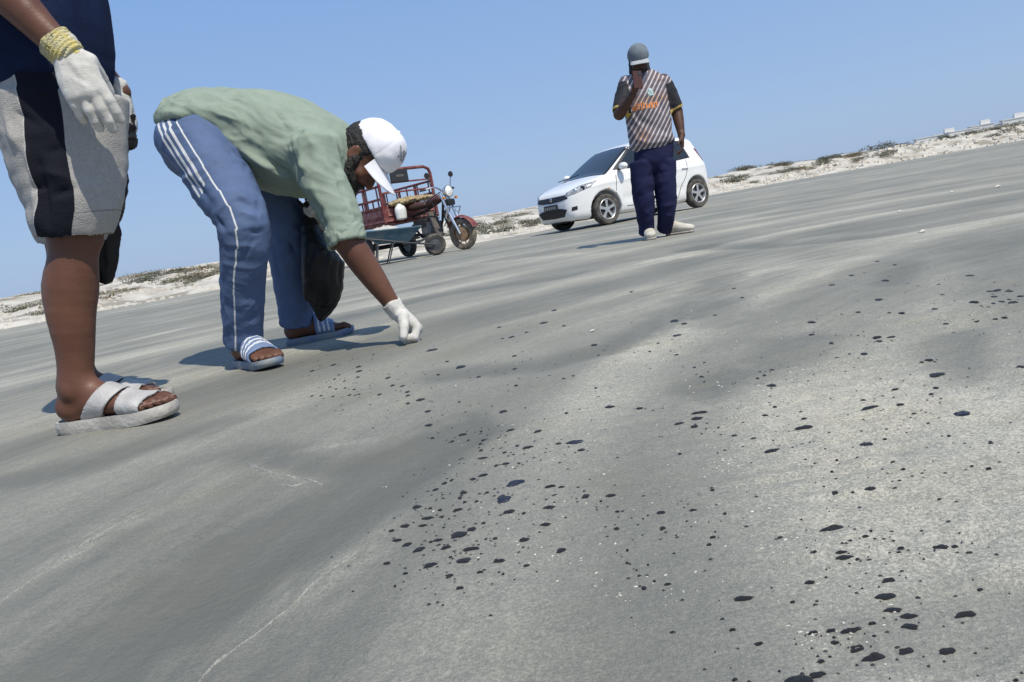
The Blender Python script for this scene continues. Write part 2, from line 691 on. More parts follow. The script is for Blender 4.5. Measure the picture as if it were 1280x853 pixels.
def dryness(x, y):
    """how dry and pale the sand lies (0 damp .. 1 dry), and the crests where dry sand has blown together"""
    q = fbm(p2(x * 2.1, y * 2.1), 4, 31)
    s = .52 + .34 * streaks(x, y) + .22 * q
    s = s + .19 * np.clip((x + .05) * 2.2, -.3, 1) * np.clip(2.2 - np.hypot(x, y), 0, 1)
    wn_ = vn(p2(x * 9, y * 9), 35) + .6 * vn(p2(x * 23, y * 23), 36)
    pale = np.zeros_like(x)
    for L, w, c, h in RIDGE:
        d = line_d(x, y, L, w)
        pale = np.maximum(pale, c * np.exp(-(np.maximum(d + .45 * w * wn_, 0) / (w * 1.25)) ** 2) * taper(x, y, L, w))
    for L, w, c, h in TROUGH:
        d = line_d(x, y, L, w)
        s = s - c * np.exp(-(np.maximum(d + .3 * w * wn_, 0) / w) ** 3)
    d = np.hypot(x, y)
    wispy = np.clip(.15 + .6 * np.clip((d - 1.3) / 2, 0, 1) + .55 * np.clip((-.02 - x) * 3, 0, 1) * np.clip(2 - d, 0, 1) + .3 * vn(p2(x * .9, y * .9), 38), .08, 1.1)
    return np.clip(s, 0, 1.3), np.clip(pale, 0, 1.2), wispy


def node_sand():
    M = bpy.data.materials.new('grey_beach_sand')
    M.use_nodes = True
    nt = M.node_tree
    N, Lk = nt.nodes, nt.links
    b = N['Principled BSDF']
    b.inputs['Specular IOR Level'].default_value = .25
    tc = N.new('ShaderNodeTexCoord')

    def noise(sc, det, vec=None, rough=.6):
        n = N.new('ShaderNodeTexNoise')
        n.inputs['Scale'].default_value, n.inputs['Detail'].default_value = sc, det
        n.inputs['Roughness'].default_value = rough
        Lk.new(vec or tc.outputs['Object'], n.inputs['Vector'])
        return n.outputs[0]

    def math_(op, a, c=None):
        n = N.new('ShaderNodeMath')
        n.operation = op
        for i, q in enumerate((a, c)):
            if q is None: continue
            if isinstance(q, (int, float)): n.inputs[i].default_value = q
            else: Lk.new(q, n.inputs[i])
        return n.outputs[0]
    at = N.new('ShaderNodeAttribute')
    at.attribute_name = 'dry'
    mp = N.new('ShaderNodeMapping')                     # wind-blown streaking along the tracks
    mp.inputs['Rotation'].default_value = (0, 0, math.radians(-24))
    mp.inputs['Scale'].default_value = (1, .16, 1)
    Lk.new(tc.outputs['Object'], mp.inputs['Vector'])
    sx = N.new('ShaderNodeSeparateXYZ')
    Lk.new(tc.outputs['Object'], sx.inputs[0])
    ox, oy = math_('SUBTRACT', sx.outputs[0], 2.2), math_('SUBTRACT', sx.outputs[1], .2)
    rad = math_('SQRT', math_('ADD', math_('MULTIPLY', ox, ox), math_('MULTIPLY', oy, oy)))
    cmb = N.new('ShaderNodeCombineXYZ')
    Lk.new(rad, cmb.inputs[0])
    Lk.new(math_('MULTIPLY', math_('ARCTAN2', ox, oy), .4), cmb.inputs[1])
    wisp = noise(20, 6, cmb.outputs[0], .68)
    med = noise(60, 6, None, .68)
    fine = noise(260, 5, None, .78)
    grain = noise(800, 2)
    ws = N.new('ShaderNodeAttribute')
    ws.attribute_name = 'wispy'
    s = math_('ADD', at.outputs['Fac'], math_('MULTIPLY', math_('SUBTRACT', wisp, .5), math_('MULTIPLY', ws.outputs['Fac'], 1.25)))
    amt = math_('MULTIPLY_ADD', at.outputs['Fac'], .55)
    amt.node.inputs[2].default_value = .12
    s = math_('ADD', s, math_('MULTIPLY', math_('SUBTRACT', med, .5), math_('MULTIPLY', amt, 1.0)))
    s = math_('ADD', s, math_('MULTIPLY', math_('SUBTRACT', fine, .5), math_('MULTIPLY', amt, 4.2)))
    s = math_('ADD', s, math_('MULTIPLY', math_('SUBTRACT', grain, .5), .9))
    pa = N.new('ShaderNodeAttribute')                    # blown crests: broken, wispy
    pa.attribute_name = 'pale'
    wis2 = noise(75, 6, cmb.outputs[0], .75)
    brk = N.new('ShaderNodeMapRange')
    brk.inputs[1].default_value, brk.inputs[2].default_value = .34, .62
    Lk.new(math_('ADD', math_('MULTIPLY', wis2, .6), math_('MULTIPLY', fine, .4)), brk.inputs[0])
    s = math_('ADD', s, math_('MULTIPLY', math_('MULTIPLY', pa.outputs['Fac'], brk.outputs[0]), .75))
    cr = N.new('ShaderNodeValToRGB')
    e = cr.color_ramp.elements
    e[0].position, e[0].color = .0, (.132, .132, .115, 1)
    e[1].position, e[1].color = 1.15, (.47, .445, .375, 1)
    for p, c in ((.28, (.175, .174, .150, 1)), (.55, (.238, .232, .198, 1)), (.8, (.323, .310, .260, 1))):
        q = e.new(p)
        q.color = c
    Lk.new(s, cr.inputs[0])
    # a faint warm tint in broad patches
    tint = N.new('ShaderNodeMix')
    tint.data_type = 'RGBA'
    tint.blend_type = 'MULTIPLY'
    tint.inputs[7].default_value = (1.0, .965, .87, 1)
    r = N.new('ShaderNodeMapRange')
    r.inputs[1].default_value, r.inputs[2].default_value = .5, .9
    Lk.new(noise(3.1, 3), r.inputs[0])
    Lk.new(r.outputs[0], tint.inputs[0])
    Lk.new(cr.outputs[0], tint.inputs[6])
    Lk.new(tint.outputs[2], b.inputs['Base Color'])
    rr = N.new('ShaderNodeMapRange')
    rr.inputs[3].default_value, rr.inputs[4].default_value = .68, .95
    Lk.new(s, rr.inputs[0])
    Lk.new(rr.outputs[0], b.inputs['Roughness'])
    hgt = math_('ADD', math_('MULTIPLY', med, 1.0), math_('MULTIPLY', fine, math_('MULTIPLY', amt, .5)))
    hgt = math_('ADD', hgt, math_('MULTIPLY', grain, .07))
    bp = N.new('ShaderNodeBump')
    bp.inputs['Strength'].default_value, bp.inputs['Distance'].default_value = .7, .006
    Lk.new(hgt, bp.inputs['Height'])
    Lk.new(bp.outputs[0], b.inputs['Normal'])
    return M


def spread(c, a, lo, hi, n):
    t = np.linspace(np.arcsinh((lo - c) / a), np.arcsinh((hi - c) / a), n)
    return c + a * np.sinh(t)


gx, gy = spread(-.15, .5, -900, 900, 940), spread(.95, .42, -300, 1500, 900)
GX, GY = np.meshgrid(gx, gy, indexing='ij')
fx, fy = GX.ravel(), GY.ravel()
fz = gh(fx, fy) * np.clip(1.6 - np.hypot(fx, fy) / 60, 0, 1)
ii = np.arange(len(gx) * len(gy)).reshape(len(gx), len(gy))
gf = np.stack([ii[:-1, :-1], ii[1:, :-1], ii[1:, 1:], ii[:-1, 1:]], -1).reshape(-1, 4)
beach = obj('beach', np.stack([fx, fy, fz], 1), gf, node_sand(), attrs=dict(zip(('dry', 'pale', 'wispy'), dryness(fx, fy))))
tag(beach, 'flat grey sand beach crossed by tyre tracks and pale streaks', 'beach', kind='structure')

# ---- sharp little crests of dry sand left along the tyre marks
m_crest = mat('dry_sand_crest', (.24, .237, .212), .95, (.38, .37, .33), 260, .6, 500, lo=.35, hi=.65)
cr_rng = np.random.default_rng(12)
CREST = [(((-60, 790), (0, 748), (60, 709), (140, 656), (182, 627)), .0034, .003), (((235, 870), (262, 830), (330, 781), (400, 722), (446, 688)), .0027, .002),
         (((308, 575), (316, 581), (345, 590), (378, 595), (402, 600)), .0042, .004), (((350, 601), (365, 604), (378, 599)), .0024, .002)]
for pts_, w_, h__ in CREST:
    q = catmull([(*G(*p), 0) for p in pts_], 12)[:, :2]
    seg = np.r_[0, np.cumsum(np.hypot(*np.diff(q, axis=0).T))]
    n_ = max(12, int(seg[-1] / .005))
    sx_ = np.linspace(0, seg[-1], n_)
    cx_, cy_ = np.interp(sx_, seg, q[:, 0]), np.interp(sx_, seg, q[:, 1])
    tx_, ty_ = np.gradient(cx_), np.gradient(cy_)
    ln_ = np.hypot(tx_, ty_)
    nx_, ny_ = -ty_ / ln_, tx_ / ln_
    wob_ = .3 * w_ * vn(np.stack([sx_ * 60, sx_ * 0, sx_ * 0 + w_ * 999], 1), 61)
    env = np.sin(np.pi * np.linspace(.03, .97, n_)) ** .6 * np.clip(.75 + .7 * vn(np.stack([sx_ * 38, sx_ * 0 + 3, sx_ * 0], 1), 62), .12, 1.3)
    V, F = [], []
    for k_, (o_, z_) in enumerate(((-1, -.25), (-.55, .55), (0, 1), (.5, .5), (1.1, -.25))):
        off_ = o_ * w_ * env * (1 + .35 * cr_rng.normal(size=n_)) + wob_
        X_, Y_ = cx_ + nx_ * off_, cy_ + ny_ * off_
        V.append(np.stack([X_, Y_, gh(X_, Y_) + z_ * h__ * env * (1 + .25 * cr_rng.normal(size=n_)) - (.001 if abs(o_) >= 1 else 0)], 1))
    V = np.concatenate(V)
    for k_ in range(4):
        F += [(k_ * n_ + i, k_ * n_ + i + 1, (k_ + 1) * n_ + i + 1, (k_ + 1) * n_ + i) for i in range(n_ - 1)]
    obj('sand_crest', V, F, m_crest, beach)

# ---- low dunes behind the beach
DB = np.array([(-300, -10), (-60, 9), (-25, 12.9), (-9.9, 14.9), (-7.8, 15.7), (-6.3, 17.2), (-3.5, 18.6), (-.4, 19.4), (1.2, 20.6), (4.2, 27), (8, 34),
               (12, 41), (18.5, 46), (26, 48), (33, 47), (45, 48), (80, 55), (160, 75), (900, 240)])


def dune_in(x, y):
    d = line_d(x, y, DB)
    yb = np.interp(x, DB[:, 0], DB[:, 1])
    return np.where(y > yb, d, -d)


def dune_h(x, y):
    x, y = np.asarray(x, float), np.asarray(y, float)
    d = dune_in(x, y) + .7 * vn(p2(x * .5, y * .5), 51) + .25 * vn(p2(x * 2.1, y * 2.1), 52)
    t = np.clip(d / 5.5, -.05, 1)
    top = (.20 + .0125 * np.clip(y, 0, 52) - .007 * np.clip(y - 60, 0, 70)) * (1 + .6 * fbm(p2(x * .16, y * .16), 3, 53))
    z = top * (t * t * (3 - 2 * t)) + np.clip(t * 6, 0, 1) * (.09 * fbm(p2(x * 1.1, y * 1.1), 4, 54) * (1 + y * .012))
    toe = .06 * np.clip(d / .5, 0, 1)
    return np.where(d > -.4, z + toe, -.12) - .03 * (d < 0.05)


du, dv = spread(-3., 6., -500, 800, 620), spread(16., 6., 5, 900, 300)
DX, DY = np.meshgrid(du, dv, indexing='ij')
ex, ey = DX.ravel(), DY.ravel()
ez = dune_h(ex, ey)
ez = np.where(ey > 130, np.minimum(ez, 1.2) - (ey - 130) * .004, ez)
jj = np.arange(len(du) * len(dv)).reshape(len(du), len(dv))
df = np.stack([jj[:-1, :-1], jj[1:, :-1], jj[1:, 1:], jj[:-1, 1:]], -1).reshape(-1, 4)
keep = (ez[df] > -.11).any(1)
m_dune = mat('pale_dune_sand', (.37, .335, .275), .9, (.52, .485, .42), 1.3, .5, 14, lo=.36, hi=.60)
nt = m_dune.node_tree                                     # dry creeping growth in brown-green mats
n1 = nt.nodes.new('ShaderNodeTexNoise')
n1.inputs['Scale'].default_value, n1.inputs['Detail'].default_value = .85, 7
nt.links.new([n for n in nt.nodes if n.type == 'TEX_COORD'][0].outputs['Object'], n1.inputs['Vector'])
r1 = nt.nodes.new('ShaderNodeMapRange')
r1.inputs[1].default_value, r1.inputs[2].default_value, r1.inputs[4].default_value = .53, .60, .8
nt.links.new(n1.outputs[0], r1.inputs[0])
x1 = nt.nodes.new('ShaderNodeMix')
x1.data_type = 'RGBA'
bd = nt.nodes['Principled BSDF'].inputs['Base Color']
nt.links.new(bd.links[0].from_socket, x1.inputs[6])
x1.inputs[7].default_value = (.205, .182, .135, 1)
nt.links.new(r1.outputs[0], x1.inputs[0])
nt.links.new(x1.outputs[2], bd)
dunes = obj('dunes', np.stack([ex, ey, ez], 1), df[keep], m_dune)
tag(dunes, 'low pale sand dunes along the back of the beach', 'dunes', kind='structure')

# ---- shrubs on the dunes
m_leaf = [mat('shrub_leaf_grey_green', (.125, .125, .085), .8, (.19, .18, .125), 5),
          mat('shrub_leaf_dark', (.075, .082, .058), .8, (.12, .12, .085), 5),
          mat('shrub_leaf_dry', (.20, .155, .085), .85, (.13, .10, .055), 6)]


def shrub_mesh(seed, kind):
    rng = np.random.default_rng(seed)
    V, F = [], []
    lobes = [(rng.normal(0, .28, 2), rng.uniform(.3, .5)) for _ in range(5)]
    for _ in range(420):
        (cx, cy), R = lobes[rng.integers(5)]
        th, ph, r = rng.uniform(0, 2 * np.pi), np.arccos(rng.uniform(-.1, 1)), R * rng.uniform(.35, 1) ** .5
        c = np.array([cx + r * np.sin(ph) * np.cos(th), cy + r * np.sin(ph) * np.sin(th), .05 + r * np.cos(ph) * rng.uniform(.7, 1.1)])
        if c[2] < 0: continue
        a, b2 = nv(rng.normal(size=3)), nv(rng.normal(size=3))
        l, w = rng.uniform(.05, .10), rng.uniform(.016, .03)
        o = len(V)
        V += [c - a * l - b2 * w * .3, c + b2 * w, c + a * l, c - b2 * w]
        F.append((o, o + 1, o + 2, o + 3))
    for _ in range(9):                                    # stems
        th, t = rng.uniform(0, 2 * np.pi), rng.uniform(.2, .5)
        e = np.array([t * np.cos(th), t * np.sin(th), rng.uniform(.25, .5)])
        o = len(V)
        w = np.array([-.012 * np.sin(th), .012 * np.cos(th), 0])
        V += [w, -w, e - w * .3, e + w * .3, (0, 0, .02)]
        F += [(o, o + 1, o + 2, o + 3), (o + 4, o + 2, o + 3)]
    return mkmesh('dune_shrub', V, F, m_leaf[kind], smooth=False)


sh = [[shrub_mesh(10 * k + q, k) for q in range(3)] for k in range(3)]
zone_names = [(-99, 290, 'low shrub on the dune between the standing and the bending man', 'shrubs on the dune at the left'),
              (290, 680, 'low shrub on the dune between the bending man and the white car', 'shrubs on the dune behind the cargo tricycle'),
              (680, 1110, 'low shrub on the dune to the right of the white car', 'shrubs on the dune right of the car'),
              (1110, 1400, 'low shrub on the dune before the far white houses', 'shrubs on the dune before the houses')]
def hit_dune(r_):
    q = np.arange(10, 120, .25)
    return float(q[np.argmax(dune_in(r_.x / r_.y * q, q) > 0)])


rng = np.random.default_rng(5)
spots = []
for px in list(rng.uniform(-40, 290, 44)) + list(rng.uniform(560, 690, 16)) + list(rng.uniform(895, 1110, 44)) + list(rng.uniform(1110, 1300, 44)):
    r_ = ray(px, 390 - .173 * px)
    dist = hit_dune(r_)
    X, Y = r_.x / r_.y * dist, dist
    back = rng.uniform(1.0, 6.5) * (1 + dist / 40)
    spots.append((px, X * (Y + back) / Y, Y + back, rng.uniform(.18, .42) * (.75 + dist / 40), rng.integers(0, 3)))
for px, off, s_, k_ in ((918, 5, .8, 1), (985, 5, .7, 1), (1003, 4, .75, 2), (1036, 6, .8, 1), (1105, 6, 1.15, 1), (1128, 6, 1.0, 2), (605, 6, .55, 0), (630, 7, .5, 0), (215, 7, .42, 1), (245, 5, .4, 0), (165, 3, .3, 1), (20, 4, .35, 0)):
    r_ = ray(px, 390 - .173 * px)
    dist = hit_dune(r_)
    spots.append((px, r_.x / r_.y * (dist + off), dist + off, s_, k_))
zone_members = {}
for px, X, Y, s_, k_ in spots:
    o = bpy.data.objects.new('dune_shrub', sh[int(k_)][int(rng.integers(3))])
    COL.objects.link(o)
    o.location = (X, Y, float(dune_h(np.array([X]), np.array([Y]))[0]) - .03)
    o.scale = (s_ * rng.uniform(1.1, 2.2), s_ * 1.3, s_ * rng.uniform(.7, 1.1))
    o.rotation_euler = (0, 0, rng.uniform(0, .4))
    for a, b_, lab, grp in zone_names:
        if a <= px < b_:
            tag(o, lab, 'shrub', grp)
            zone_members.setdefault(grp, []).append((o, px, Y, o.scale[0] * .8 / Y, o.scale[2] / Y))
for grp, mem in zone_members.items():                       # those that stand out in each stretch get a label of their own
    lab = mem[0][0]['label']
    roles = (('widest low shrub', lambda q: -q[3]), ('tallest shrub', lambda q: -q[4]), ('leftmost low shrub', lambda q: q[1]), ('rightmost low shrub', lambda q: -q[1]),
             ('nearest low shrub', lambda q: q[2]), ('farthest low shrub', lambda q: -q[2]), ('smallest low shrub', lambda q: q[3]))
    free = list(mem)
    for word, key in roles:
        q = min(free, key=key)
        free.remove(q)
        q[0]['label'] = lab.replace('low shrub', word, 1)
    for q in free:
        q[0]['label'] = lab.replace('low shrub', 'one of many low shrubs', 1)

# ---- pale stones and litter on the dunes: too small to tell apart
V, F = [], []
ST = []
ds = np.arange(12, 70, .5)
for _ in range(1500):
    px = rng.uniform(-60, 1330)
    r_ = ray(px, 390 - .173 * px)
    X0 = r_.x / r_.y
    Y = ds[np.argmax(dune_in(X0 * ds, ds) > 0)] + rng.uniform(-.6, 5)
    ST.append((X0 * Y, Y))
ST = np.array(ST)
zd, zg = dune_h(ST[:, 0], ST[:, 1]), gh(ST[:, 0], ST[:, 1])
for (X, Y), z1_, z2_ in zip(ST, zd, zg):
    s_ = rng.uniform(.02, .075) * (Y / 20)
    z = float(z1_ if z1_ > 0 else z2_)
    o = len(V)
    for dx, dy, dz in ((-1, -.7, -.3), (1, -.6, -.3), (.9, .8, -.3), (-.8, .9, -.3), (-.5, -.4, .6), (.6, -.3, .7), (.4, .5, .5), (-.5, .4, .8)):
        V.append((X + s_ * dx * rng.uniform(.6, 1.3), Y + s_ * dy, z + s_ * dz * rng.uniform(.6, 1.1)))
    F += [(o, o + 1, o + 5, o + 4), (o + 1, o + 2, o + 6, o + 5), (o + 2, o + 3, o + 7, o + 6), (o + 3, o, o + 4, o + 7), (o + 4, o + 5, o + 6, o + 7)]
tag(obj('dune_stones', V, F, mat('pale_stone', (.62, .58, .5), .9, (.4, .36, .3), 3), smooth=False), 'small pale stones and litter strewn along the dune foot', 'stones', kind='stuff')

# ---- far white houses behind the right-hand dunes
m_wall = mat('white_plaster', (.74, .73, .70), .85, (.62, .61, .58), .4, .0)
m_open = mat('house_opening', (.05, .06, .07), .4)
m_roof = mat('house_roof_slab', (.66, .64, .60), .85)
hx = [(1162, 8, 3.0, 'long low white house, leftmost of the far row'), (1182, 7, 3.3, 'white house with a roof room, second from the left in the far row'),
      (1204, 8.5, 3.2, 'wide white house, third from the left in the far row'), (1227, 6.5, 3.9, 'tall narrow white house in the middle of the far row'),
      (1248, 7.5, 3.4, 'white house third from the right in the far row'), (1269, 7, 4.0, 'tall white house second from the right in the far row'),
      (1293, 9, 3.6, 'white house at the right end of the far row')]
for i, (px, w, hh, lab) in enumerate(hx):
    r_ = ray(px, 390 - .173 * px)
    Y = 250 + 9 * math.sin(i * 2.1)
    t = thing('white_house', lab, 'house', (r_.x / r_.y * Y, Y, 1.6), -.35 + .1 * math.sin(i * 3.3), 'far white houses')
    MB().box((0, 0, hh / 2), (w, 5, hh)).build('wall', m_wall, t)
    rf = MB().box((0, 0, hh + .12), (w + .3, 5.3, .25)).build('roof', m_roof, t)
    if i % 2:
        MB().box((w * .2, .5, hh + .95), (w * .4, 3, 1.4)).build('roof_room', m_wall, rf)
    MB().box((-w * .3, -2.52, 1.0), (.9, .06, 2.0)).build('door', m_open, t)
    for q in range(2):
        wd = MB().box((w * (.02 + .28 * q), -2.52, 1.6), (1.0, .06, 1.0)).build('window', m_open, t)
        MB().box((w * (.02 + .28 * q), -2.56, 1.05), (1.2, .12, .08)).build('sill', m_roof, wd)


# ================================================================== PEOPLE
Z = np.array((0., 0., 1.))
m_skin = mat('brown_skin', (.140, .062, .038), .5, (.098, .042, .026), 9, .08, 160, spec=.35)
m_skin2 = mat('dark_brown_skin', (.088, .040, .026), .55, (.055, .026, .018), 14, .1, 120, spec=.35)
m_hair = mat('black_hair', (.010, .009, .009), .7, (.022, .02, .018), 60, .8, 140)
m_glove = mat('white_cotton_glove', (.60, .585, .55), .95, (.46, .445, .41), 26, .3, 420, spec=.2)
m_cuffknit = mat('yellow_knit_cuff', (.66, .56, .20), .95, (.55, .53, .42), 40, .8, 300)
m_nail = mat('toenail', (.28, .16, .12), .4)
m_bag = mat('black_plastic_bag', (.006, .006, .007), .42, (.010, .010, .011), 12, .2, 60, spec=.3)


def foot_ops(S, heel, d, L, z0, inner, ankle, k=.016):
    """heel: back of the heel on the sole plane; d: heel to toe; inner: the side of the big toe"""
    h, d, q = np.asarray(heel, float), nv(d), nv(inner)
    c = lambda t, o, z: h + d * t * L + q * o + Z * (z0 - h[2] + z)
    S.tube([(c(.12, 0, .036), .034, .036), (c(.34, .002, .036), .034, .035), (c(.56, .004, .028), .043, .027), (c(.76, .003, .02), .047, .019)], q, k=k)
    S.ell(c(.13, 0, .034), (.034, .036, .036), (d, q, Z), k=k)
    S.tube([(ankle, .037, .04), (c(.33, .004, .062), .034, .04), (c(.56, .006, .036), .03, .026)], q, k=k * 1.4)
    S.ell(ankle + q * .032 - Z * .003, (.013, .012, .016), k=.02)
    S.ell(ankle - q * .032 - Z * .012, (.013, .012, .016), k=.02)
    toes = []
    for i, (o, t1, r) in enumerate(((.034, 1.0, .0135), (.014, .985, .0095), (-.005, .955, .009), (-.023, .915, .0087), (-.04, .865, .0085))):
        a, b_, e = c(.74, o * .95, .017), c(t1 - .085, o, .021), c(t1 - .02, o * 1.02, .012)
        S.cap(a, b_, r * 1.05, r, k=.008)
        S.cap(b_, e, r, r * .95, k=.006)
        toes.append((e + Z * r * .75, r))
    return toes, c


def sandal(root, name, heel, d, L, z0, inner, mats, straps, sole_h=.03, foot=None, wide=1.0, side_logo=False):
    """a slide: foot-shaped sole and straps that hug the foot; straps: (start, end, slant, offset)"""
    h, d, q = np.array((heel[0], heel[1], 0.)), nv(d), nv(inner)
    g0 = z0 - sole_h
    prof = [(0, .008), (.012, .022), (.05, .035), (.15, .0405), (.3, .041), (.42, .041), (.6, .048), (.75, .0525), (.86, .050), (.94, .041), (.985, .026), (1.0, .010)]
    ts = np.concatenate([1 - np.cos(np.linspace(0, np.pi / 2, 12)), 1 + np.sin(np.linspace(0, np.pi / 2, 12))[1:]]) / 2
    LL = L * 1.09
    out, inn = [], []
    for t in ts:
        w = np.interp(t, [p[0] for p in prof], [p[1] for p in prof]) * wide
        bend = .006 * math.sin(t * math.pi)
        p = h - d * .03 * L + d * t * LL
        out.append(p + q * (w + bend))
        inn.append(p - q * (w - bend * .4))
    ring = np.array(out + inn[::-1])
    cen = ring.mean(0)
    V, n = [], len(ring)
    lay = [(0.0, .955), (.006, .985), (sole_h * .35, 1.0), (sole_h * .7, 1.005), (sole_h * .92, 1.0), (sole_h + .004, .985), (sole_h + .004, .95), (sole_h, .93)]
    for z, s_ in lay:
        for p in ring:
            al = (p - h) @ d / LL
            tip = .010 * max(0, al - .72) / .28
            V.append(cen + (p - cen) * s_ + Z * (g0 + z + tip * (1 if z < .02 else .8)))
    F = [(l * n + i, l * n + (i + 1) % n, (l + 1) * n + (i + 1) % n, (l + 1) * n + i) for l in range(len(lay) - 1) for i in range(n)]
    F.append(tuple(range(n))[::-1])
    F.append(tuple((len(lay) - 1) * n + i for i in range(n)))
    so = obj(name, V, F, mats[0], root)
    so.data.set_sharp_from_angle(angle=math.radians(50))
    # straps from the foot's own shape
    S = SDF()
    foot_ops(S, heel, d, L, z0, inner, foot)
    D, lo, ax = S.grid(.0035, pad=.03)
    X, Y, ZZ = np.ix_(*ax)
    al = ((X - h[0]) * d[0] + (Y - h[1]) * d[1]) / L
    la = (X - h[0]) * q[0] + (Y - h[1]) * q[1]
    low = z0 - .006
    hull = np.maximum(np.abs(la - .003) - .049 * wide, 0) + 0 * D
    for t0, t1, slant, th in straps:
        a2 = al - slant * (ZZ - z0) / L + 0 * D
        body = np.maximum(D - th, .0012 - D)
        # below the widest part the strap drops straight to the sole
        band = np.maximum(t0 - a2, a2 - t1) * L
        d3 = np.maximum(np.maximum(body, band), low - ZZ)
        V3, F3 = nets(d3.astype(np.float32), lo, .0035)
        obj('strap', relax(V3, F3, 2), F3, mats[1], so)
    return so


def head_ops(S, c, f, u, s=1.0):
    l = np.cross(u, f)
    A = (l, f, u)
    at = lambda x, y, z: c + (l * x + f * y + u * z) * s
    S.ell(at(0, -.012, .034), (.075 * s, .096 * s, .086 * s), A, k=.02)
    S.ell(at(0, .022, -.04), (.06 * s, .07 * s, .078 * s), A, k=.03)
    S.ell(at(0, .062, -.098), (.026 * s, .022 * s, .02 * s), A, k=.03)
    for sg in (-1, 1):
        S.cap(at(.048 * sg, .0, -.055), at(.02 * sg, .06, -.1), .017 * s, .014 * s, k=.025)
        S.cap(at(.012 * sg, .083, .022), at(.045 * sg, .066, .022), .011 * s, .01 * s, k=.012)
        S.ell(at(.034 * sg, .094, .002), (.016 * s, .014 * s, .010 * s), A, k=.014, op='s')
        S.ell(at(.033 * sg, .076, .002), (.0125 * s,) * 3, A, k=.003)
        S.ell(at(.043 * sg, .06, -.03), (.022 * s, .02 * s, .018 * s), A, k=.02)
        S.ell(at(.077 * sg, -.008, -.008), (.008 * s, .02 * s, .031 * s), (l, f * .97 + u * .2, u * .97 - f * .2), k=.008)
        S.ell(at(.084 * sg, -.002, -.004), (.005 * s, .011 * s, .018 * s), A, k=.006, op='s')
        S.ell(at(.011 * sg, .097, -.036), (.0095 * s, .011 * s, .008 * s), A, k=.008)
    S.cap(at(0, .086, .012), at(0, .106, -.032), .0075 * s, .0115 * s, k=.012)
    S.cap(at(-.02, .083, -.064), at(.02, .083, -.064), .0065 * s, .0065 * s, k=.008)
    S.cap(at(-.017, .081, -.077), at(.017, .081, -.077), .008 * s, .008 * s, k=.008)


def beard_ops(S, c, f, u, full=1.0):
    l = np.cross(u, f)
    at = lambda x, y, z: c + l * x + f * y + u * z
    S.ell(at(0, .044, -.10), (.054, .055, .040 * full), (l, f, u), k=.03)
    for sg in (-1, 1):
        S.cap(at(.064 * sg, .006, -.01), at(.054 * sg, .026, -.07), .020, .031, k=.02)
        S.ell(at(.046 * sg, .052, -.062), (.020, .026, .026), (l, f, u), k=.02)
        S.cap(at(.052 * sg, .022, -.075), at(.015 * sg, .065, -.105), .030, .032, k=.02)
    S.cap(at(-.026, .084, -.055), at(.026, .084, -.055), .011, .011, k=.01)


def hat(root, c, f, u, m_crown, m_visor, r=(.086, .104, .098), lift=.04, vlen=.072, droop=.016, voxel=.005):
    """baseball cap: six-panel crown, button and curved visor"""
    l = np.cross(u, f)
    o = c + u * lift - f * .006
    S = SDF()
    S.ell(o, r, (l, f, u), k=.01)
    S.ell(o + f * r[1] * .35 + u * r[2] * .18, (r[0] * .86, r[1] * .6, r[2] * .82), (l, f, u), k=.03)
    S.plane(o - u * .018, -u, k=.006)
    S.ell(o - u * .03, (r[0] - .006, r[1] - .006, r[2] - .02), (l, f, u), k=.004, op='s')
    V, F = S.mesh(voxel, 2)
    w = V - o
    ang = np.arctan2(w @ l, w @ f)
    N = normals(V, F)
    rad = np.hypot(w @ l, w @ f)
    dsp = np.zeros(len(V))
    for a in (0, np.pi / 3, 2 * np.pi / 3, np.pi, -np.pi / 3, -2 * np.pi / 3):
        dd = np.abs((ang - a + np.pi) % (2 * np.pi) - np.pi) * rad
        dsp -= .0014 * np.exp(-(dd / .004) ** 2)
    cr = obj('cap_crown', V + N * dsp[:, None] + N * (.0016 * vn(V * 38, 8))[:, None], F, m_crown, root)
    MBb = SDF().ell(o + u * (r[2] + .001), (.008, .008, .005), (l, f, u))
    bv, bf = MBb.mesh(.002, 1)
    obj('cap_button', bv, bf, m_crown, cr)
    pts, n, k = [], 25, 8
    for lay in (0, 1):
        for i in range(n):
            a = -1.0 + 2.0 * i / (n - 1)
            for j in range(k):
                t = j / (k - 1)
                ex = vlen * max(0, 1 - abs(a / 1.02) ** 3.0) * t
                e = o + l * math.sin(a) * (r[0] + .001 + ex * .55) + f * (math.cos(a) * (r[1] - .001) + ex) - u * (.016 + droop * (math.sin(a) ** 2) * 1.4 * t + .012 * t + .004 * lay)
                pts.append(e)
    F = []
    for lay in (0, 1):
        b = lay * n * k
        for i in range(n - 1):
            for j in range(k - 1):
                q = (b + i * k + j, b + (i + 1) * k + j, b + (i + 1) * k + j + 1, b + i * k + j + 1)
                F.append(q if lay else q[::-1])
    for i in range(n - 1):
        F.append((i * k + k - 1, (i + 1) * k + k - 1, n * k + (i + 1) * k + k - 1, n * k + i * k + k - 1))
    vz = obj('cap_visor', pts, F, m_visor, root)
    vz.data.set_sharp_from_angle(angle=math.radians(50))
    return cr


